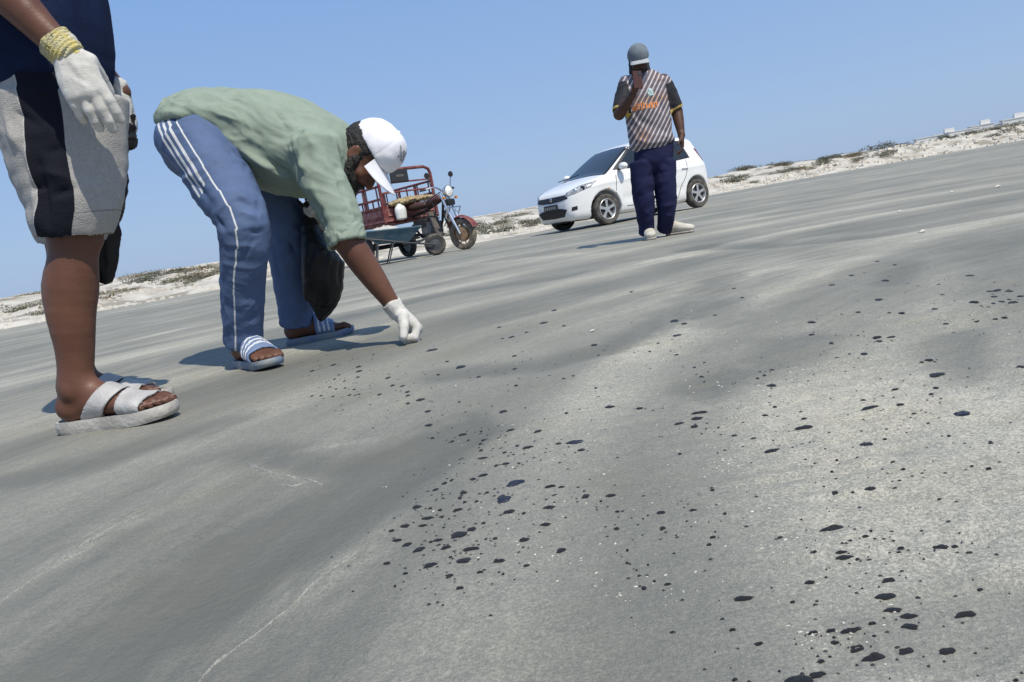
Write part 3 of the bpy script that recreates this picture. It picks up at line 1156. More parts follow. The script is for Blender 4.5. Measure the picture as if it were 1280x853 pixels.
def hand_ops(S, w, d, pn, th, curls, thumb=(.5, .3), s=1.0, fat=1.0, spread=.05):
    """w wrist, d towards the knuckles, pn out of the palm, th towards the thumb; curls per finger (three joints, radians), index first"""
    d, pn = nv(d), nv(pn)
    th = nv(th - (th @ d) * d)
    pn = nv(pn - (pn @ d) * d - (pn @ th) * th)
    S.tube([(w - d * .02, .029 * fat, .021 * fat), (w + d * .02 * s, .032 * s, .019 * s * fat), (w + d * .055 * s, .041 * s, .018 * s * fat), (w + d * .088 * s, .041 * s, .0145 * s * fat)], th, k=.012)
    S.ell(w + d * .035 * s + th * .022 * s + pn * .008 * s, (.03 * s, .017 * s, .017 * s), (d, th, pn), k=.015)
    ends = []
    for i, (off, ln, r) in enumerate(((.030, .074, .0092), (.0105, .083, .0096), (-.010, .077, .0092), (-.029, .060, .0084))):
        p = w + d * (.088 - .004 * abs(i - 1) ** 1.5) * s + th * off * s
        base = nv(d + th * (spread * (1.3 - i)))
        a = 0
        for j, fr in enumerate((.46, .31, .23)):
            a += curls[i][j]
            v = base * math.cos(a) + pn * math.sin(a)
            q = p + v * ln * fr * s
            S.cap(p, q, r * s * fat * (1.05 - .06 * j), r * s * fat * (1.0 - .08 * j), k=.004 if j == 0 else .003)
            p = q
        ends.append(p)
    p = w + d * .028 * s + th * .033 * s + pn * .006 * s
    v = nv(d * .75 + th * math.cos(thumb[0]) * .8 + pn * math.sin(thumb[0]))
    q = p + v * .044 * s
    S.cap(p, q, .0135 * s * fat, .011 * s * fat, k=.01)
    v = nv(v + d * .5 + pn * thumb[1])
    S.cap(q, q + v * .032 * s, .0108 * s * fat, .0088 * s * fat, k=.004)
    return ends


def leg_ops(S, hip, knee, ankle, back, r=(.085, .06, .066, .036), k=.02):
    """back: direction of the calf"""
    S.cap(hip, knee, r[0], r[1], k=k)
    m = lambda t: knee + (ankle - knee) * t
    b = nv(back)
    S.tube([(knee, r[1], r[1]), (m(.16) + b * .004, r[1] * .97, r[1] * .95), (m(.34) + b * .012, r[2], r[2] * 1.04), (m(.55) + b * .010, r[2] * .86, r[2] * .9), (m(.78), r[3] * 1.12, r[3] * 1.2), (m(1.0), r[3], r[3] * 1.1)], np.cross(b, Z), k=k)


def arm_ops(S, sh_, el, wr, r=(.055, .042, .046, .027), k=.02):
    S.cap(sh_, el, r[0], r[1], k=k)
    m = lambda t: el + (wr - el) * t
    S.tube([(el, r[1], r[1]), (m(.22), r[2], r[2]), (m(.55), r[2] * .86, r[2] * .84), (m(.85), r[3] * 1.12, r[3] * .98), (m(1.), r[3] * 1.1, r[3] * .9)], np.cross(wr - el, (0.3, 1, .2)), k=k)


def plastic_bag(name, label, pts, side, group=None, seed=0):
    """a limp bag: pts (pos, ra, rb) from the gathered neck to the bottom"""
    S = SDF()
    S.tube(pts, side, k=.02)
    V, F = S.mesh(.006, 1)
    V = crumple(V, F, .030 * min(1, pts[2][1] / .08), 6.5, (.2, 0, 1), 2.0, seed, octv=1)
    V = crumple(V, F, .009, 17, (.5, .2, 1), 3.2, seed + 3, octv=3)
    base = Vector((pts[-1][0][0], pts[-1][0][1], float(V[:, 2].min())))
    t = thing(name, label, 'bag', base, group=group)
    obj('bag_body', V, F, m_bag, t)
    p0 = np.asarray(pts[0][0], float)
    S2 = SDF()
    for k_ in range(5):
        a = k_ * 1.26
        S2.cap(p0 - Z * .03, p0 + np.array((math.cos(a) * .03, math.sin(a) * .03, .035)), .016, .006, k=.01)
    V2, F2 = S2.mesh(.005, 1)
    obj('gathered_neck', crumple(V2, F2, .006, 40, None, 1, seed), F2, m_bag, t)
    return t


def leg_coord(V, axis_pts, side):
    """signed distance round a trouser leg from its side seam and the height along the leg"""
    best = np.full(len(V), 1e9)
    S_ = np.zeros(len(V))
    T_ = np.zeros(len(V))
    side = nv(side)
    q = catmull(axis_pts, 4)
    L = 0
    for a, b in zip(q[:-1], q[1:]):
        ax = nv(b - a)
        d, t = segdist(V, a, b)
        e1 = nv(side - (side @ ax) * ax)
        e2 = np.cross(ax, e1)
        w = V - a
        an = np.arctan2(w @ e2, w @ e1) * np.maximum(np.hypot(w @ e1, w @ e2), .02)
        ln = np.linalg.norm(b - a)
        mk = d < best
        best[mk], S_[mk], T_[mk] = d[mk], an[mk], (L + t * ln)[mk]
        L += ln
    return S_, T_


# ------------------------------------------------------------------ 1. the bending man in the green shirt
def bending_man():
    t = thing('person', 'person bending over in sage green shirt, blue track pants and white cap', 'person', (-.86, 2.85, 0), group=None)
    gz = lambda p: float(gh(np.array([p[0]]), np.array([p[1]]))[0])
    # joints
    nh, fh = P(247, 178, 2.76), P(272, 172, 3.02)
    nk, fk = P(300, 283, 2.56), P(352, 275, 3.06)
    sole = .024
    heelN, toeN = np.array((*G(302, 456), 0)), np.array((*G(362, 459), 0))
    heelF, toeF = np.array((*G(360, 431), 0)), np.array((*G(437, 416), 0))
    dN, dF = nv(toeN - heelN), nv(toeF - heelF)
    zN, zF = gz(heelN) + sole, gz(heelF) + sole
    inN, inF = np.cross(Z, dN), -np.cross(Z, dF)           # the near foot is the right one
    aN, aF = heelN + dN * .055 + Z * (zN + .085), heelF + dF * .055 + Z * (zF + .085)
    sp = [P(238, 165, 2.89), P(295, 158, 2.88), P(350, 176, 2.87), P(405, 188, 2.86)]
    neck = P(432, 188, 2.85)
    c = P(453, 196, 2.83)
    u = np.array(nv(EU * .86 + EV * .48 - F0 * .10))
    f = np.array(EU * .5 - EV * .86 + F0 * .02)
    f = nv(f - (f @ u) * u)
    nsh, fsh = P(400, 192, 2.69), P(398, 190, 3.04)
    nel, fel = P(432, 298, 2.62), P(422, 282, 3.2)
    nwr, fwr = P(496, 389, 2.635), P(398, 276, 3.06)
    lat = nv(fh - nh)
    S = SDF()
    S.tube([(sp[0], .13, .085), (sp[1], .13, .08), (sp[2], .14, .095), (sp[3], .12, .07)], lat, k=.03)
    S.cap(sp[3], neck, .06, .058, k=.03)
    S.cap(neck, c - u * .05 - f * .02, .058, .056, k=.03)
    head_ops(S, c, f, u)
    leg_ops(S, nh, nk, aN, -dN, (.075, .046, .05, .036))
    leg_ops(S, fh, fk, aF, -dF, (.075, .046, .05, .036))
    foot_ops(S, heelN, dN, .262, zN, inN, aN)
    foot_ops(S, heelF, dF, .262, zF, inF, aF)
    arm_ops(S, nsh, nel, nwr, (.05, .045, .049, .028))
    arm_ops(S, fsh, fel, fwr, (.05, .045, .049, .028))
    V, F = S.mesh(.006, 1)
    V = folds(V, F, [(nel + (nwr - nel) * .2, nwr, .010, .003)])
    body = obj('body', V, F, m_skin, t)
    # shirt: torso, near and far sleeve with rolled cuffs
    ecut = nsh + (nel - nsh) * 1.02
    fcut = fsh + (fel - fsh) * .98
    S = SDF()
    T = [(224, 149, .080, .155), (250, 147, .100, .195), (300, 158, .131, .195), (347, 179, .178, .205), (392, 193, .158, .205), (424, 190, .095, .135)]
    S.tube([(P(x, y, 2.875), b, a) for x, y, a, b in T], lat, k=.02, end=.5)
    ad = nv(nel - nsh)
    S.tube([(nsh - ad * .03 - np.array(EU) * .02, .088, .078), (nsh + ad * .09 - np.array(EU) * .022, .084, .078), (nsh + ad * .21, .074, .072), (ecut, .068, .066)], lat, k=.05, end=.35)
    fd = nv(fel - fsh)
    S.tube([(fsh - fd * .03, .085, .08), (fsh + fd * .2, .075, .072), (fcut, .068, .066)], lat, k=.05, end=.3)
    for e_, dd in ((ecut, ad), (fcut, fd)):
        S.cap(e_ - dd * .012, e_ - dd * .012 + dd * .001, .0, .0, k=.001)
        S.cap(e_ - dd * .05, e_ + dd * .08, .054, .06, k=.006, op='s')
    # open hem over the seat and at the collar
    S.plane(P(202, 158, 2.8), np.array(EV) * -.93 - np.array(EU) * .10, k=.006, lo=P(185, 215, 2.45) - .05, hi=P(262, 120, 3.3) + .05)
    V, F = S.mesh(.0055, 1)
    N = normals(V, F)
    q = lambda x, y, Y=2.68: P(x, y, Y)
    FL = [((252, 150), (375, 228), .013, -.012), ((262, 158), (365, 226), .011, .010), ((270, 150), (330, 190), .010, -.008), ((300, 150), (385, 225), .012, -.009),
          ((285, 168), (372, 240), .012, .011), ((230, 140), (262, 158), .010, -.009), ((245, 136), (300, 152), .012, .007), ((330, 200), (372, 235), .008, -.008),
          ((360, 165), (372, 220), .012, -.008), ((375, 150), (395, 190), .011, .007), ((385, 160), (425, 205), .010, -.008), ((398, 160), (432, 195), .009, .006),
          ((372, 215), (402, 262), .010, -.010), ((380, 210), (412, 270), .010, .008), ((388, 240), (410, 285), .008, -.008), ((418, 215), (436, 262), .008, -.006),
          ((405, 200), (428, 240), .008, .005), ((365, 180), (380, 215), .009, .007), ((345, 150), (366, 160), .012, .006), ((340, 135), (365, 170), .01, -.006),
          ((208, 152), (240, 148), .010, -.011), ((236, 148), (268, 165), .010, -.008), ((395, 265), (432, 258), .008, .005), ((400, 278), (440, 268), .007, -.006)]
    lines = [(q(*a, 2.70 if a[0] < 380 else 2.61), q(*b, 2.68 if b[0] < 380 else 2.58), w, h_ * 1.7) for a, b, w, h_ in FL]
    V = folds(V, F, lines)
    V = crumple(V, F, .006, 15, np.array(EU) * .8 - np.array(EV) * .5, 3.6, 3, octv=3)
    ms = mat('sage_green_cotton', (.265, .315, .26), .9, (.232, .285, .232), 18, .3, 300, spec=.12)
    sh_o = obj('shirt', V, F, ms, t)
    # rolled cuffs and collar
    for e_, dd in ((ecut, ad), (fcut, fd)):
        S = SDF()
        S.tube([(e_ - dd * .035, .070, .068), (e_ + dd * .012, .071, .069)], lat, end=.12, sub=1)
        S.cap(e_ - dd * .08, e_ + dd * .08, .055, .058, k=.004, op='s')
        V, F = S.mesh(.0045, 1)
        V = crumple(V, F, .007, 22, lat, 2.5, 9)
        obj('rolled_cuff', V, F, ms, sh_o)
    nd = nv(c - u * .06 - neck)
    S = SDF()
    S.tube([(neck + nd * -.01, .082, .078), (neck + nd * .028, .077, .073)], lat, end=.2, sub=1)
    S.cap(neck - nd * .08, neck + nd * .09, .065, .068, k=.004, op='s')
    V, F = S.mesh(.0045, 1)
    obj('collar', crumple(V, F, .003, 20, None, 1, 4), F, ms, sh_o)
    # track pants
    S = SDF()
    S.ell(P(243, 188, 2.89), (.108, .18, .110), (np.array(EU), lat, np.array(EV)), k=.03)
    S.ell(P(248, 187, 2.80), (.115, .10, .100), (np.array(EU), lat, np.array(EV)), k=.04)
    legs = {}
    for key, hp, kn, an, r0, wob in (('n', nh, nk, aN, (.118, .105, .082, .076, .066), 0), ('f', fh, fk, aF, (.112, .10, .084, .08, .07), 1)):
        hem = an - Z * .02 + (kn - an) * .0
        m1, m2 = hp + (kn - hp) * .5, kn + (hem - kn) * .5
        out = np.array(EU) * .012
        pts = [(hp, r0[0], r0[0] * .95), (m1 + out, r0[1], r0[1]), (kn + out, r0[2], r0[2]), (m2 + np.array(EU) * .004, r0[3], r0[3] * .95), (hem, r0[4], r0[4])]
        S.tube(pts, lat, k=.035, end=.25)
        S.cap(hem - Z * .05, hem + Z * .05, r0[4] - .009, r0[4] - .012, k=.004, op='s')
        legs[key] = [p[0] for p in pts]
    V, F = S.mesh(.006, 1)
    L2 = [((225, 205), (262, 258), .014, -.008), ((300, 250), (332, 262), .012, -.014), ((298, 265), (333, 275), .010, .010), ((285, 285), (330, 292), .011, -.010), ((282, 305), (322, 310), .012, .008),
          ((300, 235), (330, 245), .010, -.009), ((262, 195), (300, 190), .012, -.008), ((270, 182), (310, 200), .010, .006), ((266, 270), (296, 300), .010, -.009),
          ((300, 330), (318, 300), .010, -.006), ((288, 340), (318, 355), .012, -.007), ((290, 385), (320, 375), .011, .007), ((296, 408), (324, 418), .009, -.009), ((298, 422), (325, 428), .008, .008), ((300, 398), (322, 402), .008, -.007)]
    lines = [(P(*a, 2.66 if a[1] < 230 else 2.5), P(*b, 2.62 if b[1] < 230 else 2.5), w, h_ * 1.5) for a, b, w, h_ in L2]
    L3 = [((345, 320), (385, 400), .010, .009), ((360, 300), (392, 350), .010, -.010), ((340, 300), (356, 400), .012, -.008), ((350, 280), (390, 300), .012, .008), ((368, 345), (392, 398), .008, -.008)]
    lines += [(P(*a, 3.0), P(*b, 3.02), w, h_ * 1.5) for a, b, w, h_ in L3]
    V = folds(V, F, lines)
    V = crumple(V, F, .0055, 13, np.array(EU) + np.array(EV) * .25, 2.6, 13, octv=3)
    s1, t1 = leg_coord(V, [P(236, 150, 2.86)] + legs['n'], np.array((.10, -1, .1)))
    near = np.linalg.norm(V - P(300, 300, 2.5), axis=1) < np.linalg.norm(V - P(352, 300, 3.1), axis=1) + .0
    s1 = np.where(near, s1, 9.)
    tl = t1
    s_top = np.where(tl < .42, s1, 9.)
    mp = mat('blue_track_fabric', (.094, .140, .255), .62, (.078, .116, .215), 9, .25, 260, spec=.15)
    wcol = (.66, .67, .68)
    mask_paint(mp, [('stripe', .081, .092, wcol), ('stripe', .057, .068, wcol), ('stripe', .033, .044, wcol), ('piping', .004, .0095, wcol)])
    obj('track_pants', V, F, mp, t, attrs={'stripe': s_top, 'piping': s1})
    # hair, beard, cap
    S = SDF()
    l = np.cross(u, f)
    S.ell(c + u * .03 - f * .018, (.081, .098, .09), (l, f, u), k=.01)
    S.plane(c + f * .028, f, k=.01)
    S.plane(c - u * .072, -u, k=.01)
    V, F = S.mesh(.005, 1)
    obj('hair', crumple(V, F, .004, 60, None, 1, 2), F, m_hair, t)
    S = SDF()
    beard_ops(S, c - u * .006 + f * .004, f, u, 1.6)
    V, F = S.mesh(.004, 1)
    obj('beard', crumple(V, F, .004, 70, None, 1, 3), F, m_hair, t)
    for sg in (-1, 1):
        S = SDF().ell(c + l * .033 * sg + f * .0795 + u * .002, (.0105, .010, .0075), (l, f, u))
        V, F = S.mesh(.002, 1)
        obj('eye', V, F, m_hair, t)
        S = SDF().cap(c + l * .018 * sg + f * .092 + u * .024, c + l * .05 * sg + f * .072 + u * .026, .005, .003)
        V, F = S.mesh(.002, 1)
        obj('eyebrow', V, F, m_hair, t)
    mw = mat('white_cap_cotton', (.78, .78, .82), .85, (.70, .70, .75), 16, .2, 300)
    cr = hat(t, c + u * .004, f, u, mw, mw, r=(.086, .103, .096), lift=.058, vlen=.080, droop=.03)
    b = BVHTree.FromPolygons([tuple(v.co) for v in cr.data.vertices], [tuple(p.vertices) for p in cr.data.polygons])
    vv, ff = [], []
    for i in range(7):                                      # small grey emblem on the cap front
        for j in range(5):
            o = c + u * (.115 + .030 * j / 4) + l * (-.045 + .05 * i / 6) + f * .25
            h_ = b.ray_cast(Vector(o) - t.location, Vector(-f))
            vv.append(np.array((h_[0] + h_[1] * .0015)) if h_[0] is not None else np.array(Vector(o) - t.location) - f * .15)
    for i in range(6):
        for j in range(4):
            if (i + j) % 3 != 1:
                ff.append((i * 5 + j, (i + 1) * 5 + j, (i + 1) * 5 + j + 1, i * 5 + j + 1))
    obj('cap_emblem', vv, ff, mat('grey_embroidery', (.30, .31, .34), .9), cr, world_co=False)
    # sandals
    mb1 = mat('blue_rubber_sole', (.13, .18, .28), .6, (.24, .26, .27), 12, .2, 90)
    mb2 = mat('blue_rubber_strap', (.10, .16, .30), .55, (.15, .21, .34), 12, .2, 90)
    mw2 = mat('white_rubber_print', (.6, .62, .66), .6)
    for hl, dd, z_, inn, an, in ((heelN, dN, zN, inN, aN), (heelF, dF, zF, inF, aF)):
        so = sandal(t, 'sandal', hl, dd, .262, z_, inn, (mb1, mb2), [(.46, .76, .02, .010)], sole_h=sole, foot=an)
        S = SDF()
        foot_ops(S, hl, dd, .262, z_, inn, an)
        D, lo, ax = S.grid(.0035, pad=.03)
        X, Y, ZZ = np.ix_(*ax)
        al = ((X - hl[0]) * dd[0] + (Y - hl[1]) * dd[1])
        for k_ in range(3):
            d3 = np.maximum(np.maximum(D - .0118, .0085 - D), np.abs(al - .262 * (.53 + .07 * k_)) - .0055 + 0 * D)
            d3 = np.maximum(d3, z_ + .012 - ZZ)
            V3, F3 = nets(d3.astype(np.float32), lo, .0035)
            obj('strap_stripe', relax(V3, F3, 1), F3, mw2, so)
    # glove: knuckles down, fingertips pinching the sand
    S = SDF()
    d = nv(P(527, 418, 2.63) - nwr)
    th = nv(np.array((.3, -.75, .1)))
    pn = nv(np.cross(d, th))
    if pn @ np.array((-1, 0, 0)) < 0: pn = -pn
    hand_ops(S, nwr, d, pn, th, [(1.05, 1.2, .7), (1.0, 1.25, .7), (.95, 1.3, .7), (.9, 1.3, .7)], thumb=(.9, .7), s=1.06, fat=1.42)
    V, F = S.mesh(.003, 1)
    V[:, 2] = np.maximum(V[:, 2], gz(V.mean(0)) + .001)
    V = crumple(V, F, .0013, 45, None, 1, 5)
    g = obj('glove', V, F, m_glove, t)
    wd = nv(nwr - nel)
    S = SDF().tube([(nwr - wd * .035, .036, .034), (nwr + wd * .015, .034, .031)], th, end=.15, sub=1)
    S.cap(nwr - wd * .08, nwr - wd * .02, .031, .030, k=.003, op='s')
    V, F = S.mesh(.003, 1)
    obj('cuff', crumple(V, F, .0025, 60, None, 1, 6), F, m_glove, g)
    # far hand in a glove, holding the bag's neck
    S = SDF()
    hand_ops(S, fwr, nv(P(384, 262, 2.99) - fwr), (1, 0, 0), (0, -1, 0), [(1.1, 1.3, .8)] * 4, thumb=(.9, .8), s=.95, fat=1.2)
    V, F = S.mesh(.004, 1)
    obj('glove', V, F, m_glove, t)
    plastic_bag('plastic_bag', 'crumpled black plastic bag hanging from the bending man', [(P(384, 262, 3.0), .03, .03), (P(388, 285, 3.0), .06, .05), (P(397, 325, 3.0), .078, .07), (P(404, 357, 3.0), .070, .06), (P(403, 382, 3.0), .036, .033), (P(401, 396, 3.0), .012, .012)], (1, 0, 0), 'black plastic bags', 5)


bending_man()


# ------------------------------------------------------------------ 2. the man at the left edge
def left_man():
    t = thing('person', 'person at the left edge in navy shirt, grey shorts and white sandals', 'person', (-1.05, 2.07, 0))
    gz = lambda p: float(gh(np.array([p[0]]), np.array([p[1]]))[0])
    sole = .030
    heelN, heelF = np.array((-1.195, 1.966, 0.)), np.array((-1.315, 2.19, 0.))
    dN, dF = nv((.35, -.05, 0)), nv((.35, -.02, 0))
    zN, zF = gz(heelN) + sole, gz(heelF) + sole
    inN, inF = np.cross(Z, dN), -np.cross(Z, dF)
    L = .302
    aN, aF = heelN + dN * .062 + Z * (zN + .088), heelF + dF * .062 + Z * (zF + .088)
    nk, fk = P(93, 292, 1.97), P(88, 296, 2.17)
    nh, fh = np.array((-1.03, 1.965, .88)), np.array((-1.13, 2.145, .88))
    sp = [np.array((-1.085, 2.055, .93)), np.array((-1.065, 2.055, 1.10)), np.array((-1.06, 2.06, 1.30)), np.array((-1.05, 2.06, 1.44))]
    neck = np.array((-1.025, 2.05, 1.52))
    c = np.array((-.975, 2.04, 1.63))
    f = nv((.86, -.3, -.5))
    u = nv((.5, 0, .86))
    u = nv(u - (u @ f) * f)
    nsh, fsh = np.array((-1.0, 1.875, 1.42)), np.array((-1.13, 2.235, 1.42))
    nwr = P(82, 66, 1.80)
    nel = np.array((-1.045, 1.80, 1.135))
    fel, fwr = np.array((-1.13, 2.29, 1.13)), P(150, 118, 2.22)
    lat = nv((-.42, .9, 0))
    S = SDF()
    S.tube([(sp[0], .155, .12), (sp[1], .15, .115), (sp[2], .17, .12), (sp[3], .15, .09)], lat, k=.03)
    S.cap(sp[3], neck, .075, .06, k=.04)
    S.cap(neck, c - u * .05 - f * .02, .058, .056, k=.03)
    head_ops(S, c, f, u)
    leg_ops(S, nh, nk, aN, -dN, (.08, .060, .0635, .0385))
    leg_ops(S, fh, fk, aF, -dF, (.08, .060, .0635, .0385))
    tN, _ = foot_ops(S, heelN, dN, L, zN, inN, aN)
    tF, _ = foot_ops(S, heelF, dF, L, zF, inF, aF)
    arm_ops(S, nsh, nel, nwr, (.06, .046, .050, .031))
    arm_ops(S, fsh, fel, fwr, (.06, .046, .050, .031))
    V, F = S.mesh(.0055, 1)
    V = folds(V, F, [(nk + np.array((.055, -.02, -.03)), nk + np.array((.055, .03, -.03)), .02, .006), (aN + np.array((-.035, 0, .02)), aN + np.array((-.035, 0, .12)), .010, .004)])
    V = crumple(V, F, .0012, 22, Z, 2.5, 3, ridge=False)
    obj('body', V, F, m_skin, t)
    for e_, r in tN + tF:
        S = SDF().ell(e_ + dN * .002, (r * .6, r * .65, .0022), k=.002)
        V, F = S.mesh(.0018, 1)
        obj('toenail', V, F, m_nail, t)
    # shorts
    S = SDF()
    wc = P(75, 92, 2.06)
    S.tube([(np.array((-1.085, 2.055, 1.0)), .18, .142), (np.array((-1.08, 2.055, .90)), .19, .150), (np.array((-1.08, 2.055, .82)), .185, .145)], lat, k=.03, end=.4)
    for cz, kn, yo in ((0, nk, 0), (1, fk, .2)):
        o = np.array((-.115 * cz, yo, 0))
        pts = [(P(75, 125, 1.98) + o, .112, .154), (P(85, 200, 1.975) + o, .110, .134), (P(93, 250, 1.97) + o, .106, .106), (P(89, 279, 1.97) + o, .102, .096)]
        S.tube(pts, lat, k=.03, end=.10)
        S.cap(pts[-1][0] + Z * .035, pts[-1][0] - Z * .06, .070, .088, k=.004, op='s')
        if not cz: axis = [p[0] for p in pts]
    V, F = S.mesh(.005, 1)
    L2 = [((8, 150), (40, 215), .014, .010), ((22, 180), (48, 250), .012, -.010), ((35, 190), (45, 285), .012, .012), ((48, 205), (60, 280), .010, -.010), ((100, 170), (140, 240), .014, .008),
          ((92, 180), (125, 280), .012, -.008), ((120, 170), (138, 215), .010, -.007), ((105, 220), (118, 285), .010, .008), ((20, 140), (50, 160), .010, -.008), ((60, 190), (85, 182), .008, -.008),
          ((55, 215), (85, 222), .010, .007), ((65, 245), (92, 236), .008, -.008), ((110, 260), (132, 250), .008, .006), ((30, 240), (60, 232), .008, -.008)]
    V = folds(V, F, [(P(*a, 1.86), P(*b, 1.87), w, h_ * 1.4) for a, b, w, h_ in L2])
    V = crumple(V, F, .0038, 12, (0.15, 0, -1), 2.6, 23, octv=2)
    s1, t1 = leg_coord(V, [np.array((-1.02, 1.98, 1.02))] + axis, np.array((.10, -1, 0)))
    s1 = np.where((V - np.array((-1.08, 2.055, 0))) @ lat < 0, s1, 9)
    msh = mat('grey_melange_jersey', (.385, .37, .35), .92, (.32, .31, .295), 120, .35, 300, lo=.3, hi=.7, spec=.12)
    w = .001
    mask_paint(msh, [('hem', -1, .004, (.22, .215, .21)), ('panel', -.042, .044, (.012, .013, .020)), ('panel', .044, .0465, (.45, .44, .43))])
    hemd = (V - (axis[-1] - Z * .0)) @ Z + .0
    obj('shorts', V, F, msh, t, attrs={'panel': s1, 'hem': np.abs(hemd - .012) + .002})
    # navy t-shirt, loose over the shorts
    S = SDF()
    hemc = np.array((-1.08, 2.055, .885))
    S.tube([(hemc, .198, .172), (np.array((-1.065, 2.05, 1.0)), .200, .182), (np.array((-1.05, 2.05, 1.15)), .194, .176), (np.array((-1.05, 2.06, 1.30)), .198, .15), (np.array((-1.055, 2.06, 1.42)), .17, .10), (np.array((-1.045, 2.055, 1.49)), .10, .08)], lat, k=.02, end=.15)
    for s0, e0 in ((nsh, nel), (fsh, fel)):
        dd = nv(e0 - s0)
        S.tube([(s0 - dd * .03, .075, .078), (s0 + dd * .08, .072, .076), (s0 + dd * .21, .07, .076)], lat, k=.05, end=.15)
        S.cap(s0 + dd * .19, s0 + dd * .3, .056, .064, k=.004, op='s')
    S.cap(hemc - Z * .04, hemc + Z * .0, .155, .15, k=.01, op='s')
    S.cap(neck - Z * .01, neck + Z * .1, .058, .08, k=.01, op='s')
    V, F = S.mesh(.0065, 1)
    # the hem rides up at the front and hangs lower behind
    wz = np.clip(1 - (V[:, 2] - .84) / .25, 0, 1)
    V[:, 2] += wz * np.clip((V[:, 0] + 1.07) / .16, -1, 1) * .028
    L2 = [((60, 85), (20, 40), .016, .012), ((30, 105), (5, 50), .016, -.012), ((105, 60), (140, 20), .014, -.010), ((120, 80), (135, 40), .012, .010), ((100, 85), (60, 60), .012, -.010), ((80, 20), (110, 60), .014, .010), ((60, 0), (95, 30), .012, -.009)]
    V = folds(V, F, [(P(*a, 1.88), P(*b, 1.88), w_, h_) for a, b, w_, h_ in L2])
    V = crumple(V, F, .007, 8, (.35, 0, 1), 2.8, 33, octv=2)
    obj('shirt', V, F, mat('navy_cotton', (.012, .021, .060), .85, (.009, .016, .045), 12, .3, 300, spec=.12), t)
    # head, outside the picture
    l = np.cross(u, f)
    S = SDF().ell(c + u * .032 - f * .014, (.081, .100, .09), (l, f, u), k=.01)
    S.plane(c + f * .066 - u * .0, f, k=.01)
    S.plane(c - u * .03 + f * .0, -u - f * -.4, k=.01)
    V, F = S.mesh(.006, 1)
    obj('hair', crumple(V, F, .005, 60, None, 1, 2), F, m_hair, t)
    S = SDF()
    beard_ops(S, c, f, u, .8)
    V, F = S.mesh(.005, 1)
    obj('beard', crumple(V, F, .003, 70, None, 1, 3), F, m_hair, t)
    for sg in (-1, 1):
        S = SDF().ell(c + l * .033 * sg + f * .0795 + u * .002, (.0105, .010, .0075), (l, f, u))
        V, F = S.mesh(.002, 1)
        obj('eye', V, F, m_hair, t)
    # sandals
    ms = mat('off_white_foam_sole', (.46, .44, .40), .7, (.34, .32, .285), 20, .3, 90)
    mt = mat('off_white_foam_strap', (.44, .43, .415), .6, (.35, .34, .325), 24, .2, 120)
    for hl, dd, z_, inn, an in ((heelN, dN, zN, inN, aN), (heelF, dF, zF, inF, aF)):
        sandal(t, 'sandal', hl, dd, L, z_, inn, (ms, mt), [(.22, .44, .95, .0085), (.59, .83, .30, .0085)], sole_h=sole, foot=an, wide=1.08)
    # near glove hanging in front of the shorts, with a yellow knit cuff
    fa = nv(nwr - nel)
    S = SDF()
    d = nv(P(104, 108, 1.795) - nwr)
    th = nv(np.array((.75, .25, .25)))
    hand_ops(S, nwr, d, np.array((-.1, 1, -.1)), th, [(.10, .30, .2), (.14, .34, .22), (.20, .38, .25), (.28, .42, .25)], thumb=(1.5, .2), s=1.10, fat=1.26, spread=.035)
    V, F = S.mesh(.0028, 1)
    V = folds(V, F, [(P(*a, 1.775), P(*b, 1.775), .0045, h_) for a, b, h_ in (((84, 78), (100, 104), -.003), ((92, 80), (106, 100), .003), ((98, 88), (118, 104), -.003), ((88, 96), (112, 112), .0025), ((100, 98), (124, 108), -.003), ((80, 88), (92, 110), .0025))])
    V = crumple(V, F, .0011, 40, None, 1, 5)
    g = obj('glove', V, F, m_glove, t)
    for q, (a0, a1, r, mm) in enumerate(((-.036, .010, .0385, m_cuffknit),)):
        S = SDF().tube([(nwr + fa * a0, r, r * .92), (nwr + fa * (a0 + a1) / 2, r * .97, r * .90), (nwr + fa * a1, r * .96, r * .88)], (1, 0, 0), end=.15, sub=2)
        S.cap(nwr + fa * (a0 - .05), nwr + fa * (a0 + .015), .034, .0325, k=.003, op='s')
        V, F = S.mesh(.0028, 1)
        N = normals(V, F)
        al = (V - nwr) @ fa
        V = V + N * (.0022 * np.sin((al + .3 * V[:, 0]) * 2 * np.pi / .011))[:, None]
        obj('knit_cuff', V, F, mm, g)
    S = SDF()
    fd = nv(np.array((.03, .0, -1)))
    hand_ops(S, fwr, fd, np.array((-1., .2, 0)), np.array((.1, -1., 0)), [(.9, 1.2, .8)] * 4, thumb=(.8, .6), s=1.05, fat=1.25)
    V, F = S.mesh(.0035, 1)
    obj('glove', crumple(V, F, .002, 50, None, 1, 7), F, m_glove, t)
    plastic_bag('plastic_bag', 'black plastic bag held behind the grey shorts at the left edge', [(P(158, 163, 2.2), .022, .018), (P(146, 190, 2.21), .032, .03), (P(136, 240, 2.21), .042, .04), (P(130, 295, 2.21), .036, .035), (P(129, 335, 2.21), .030, .028), (P(130, 347, 2.21), .022, .02)], (1, 0, 0), 'black plastic bags', 9)


left_man()


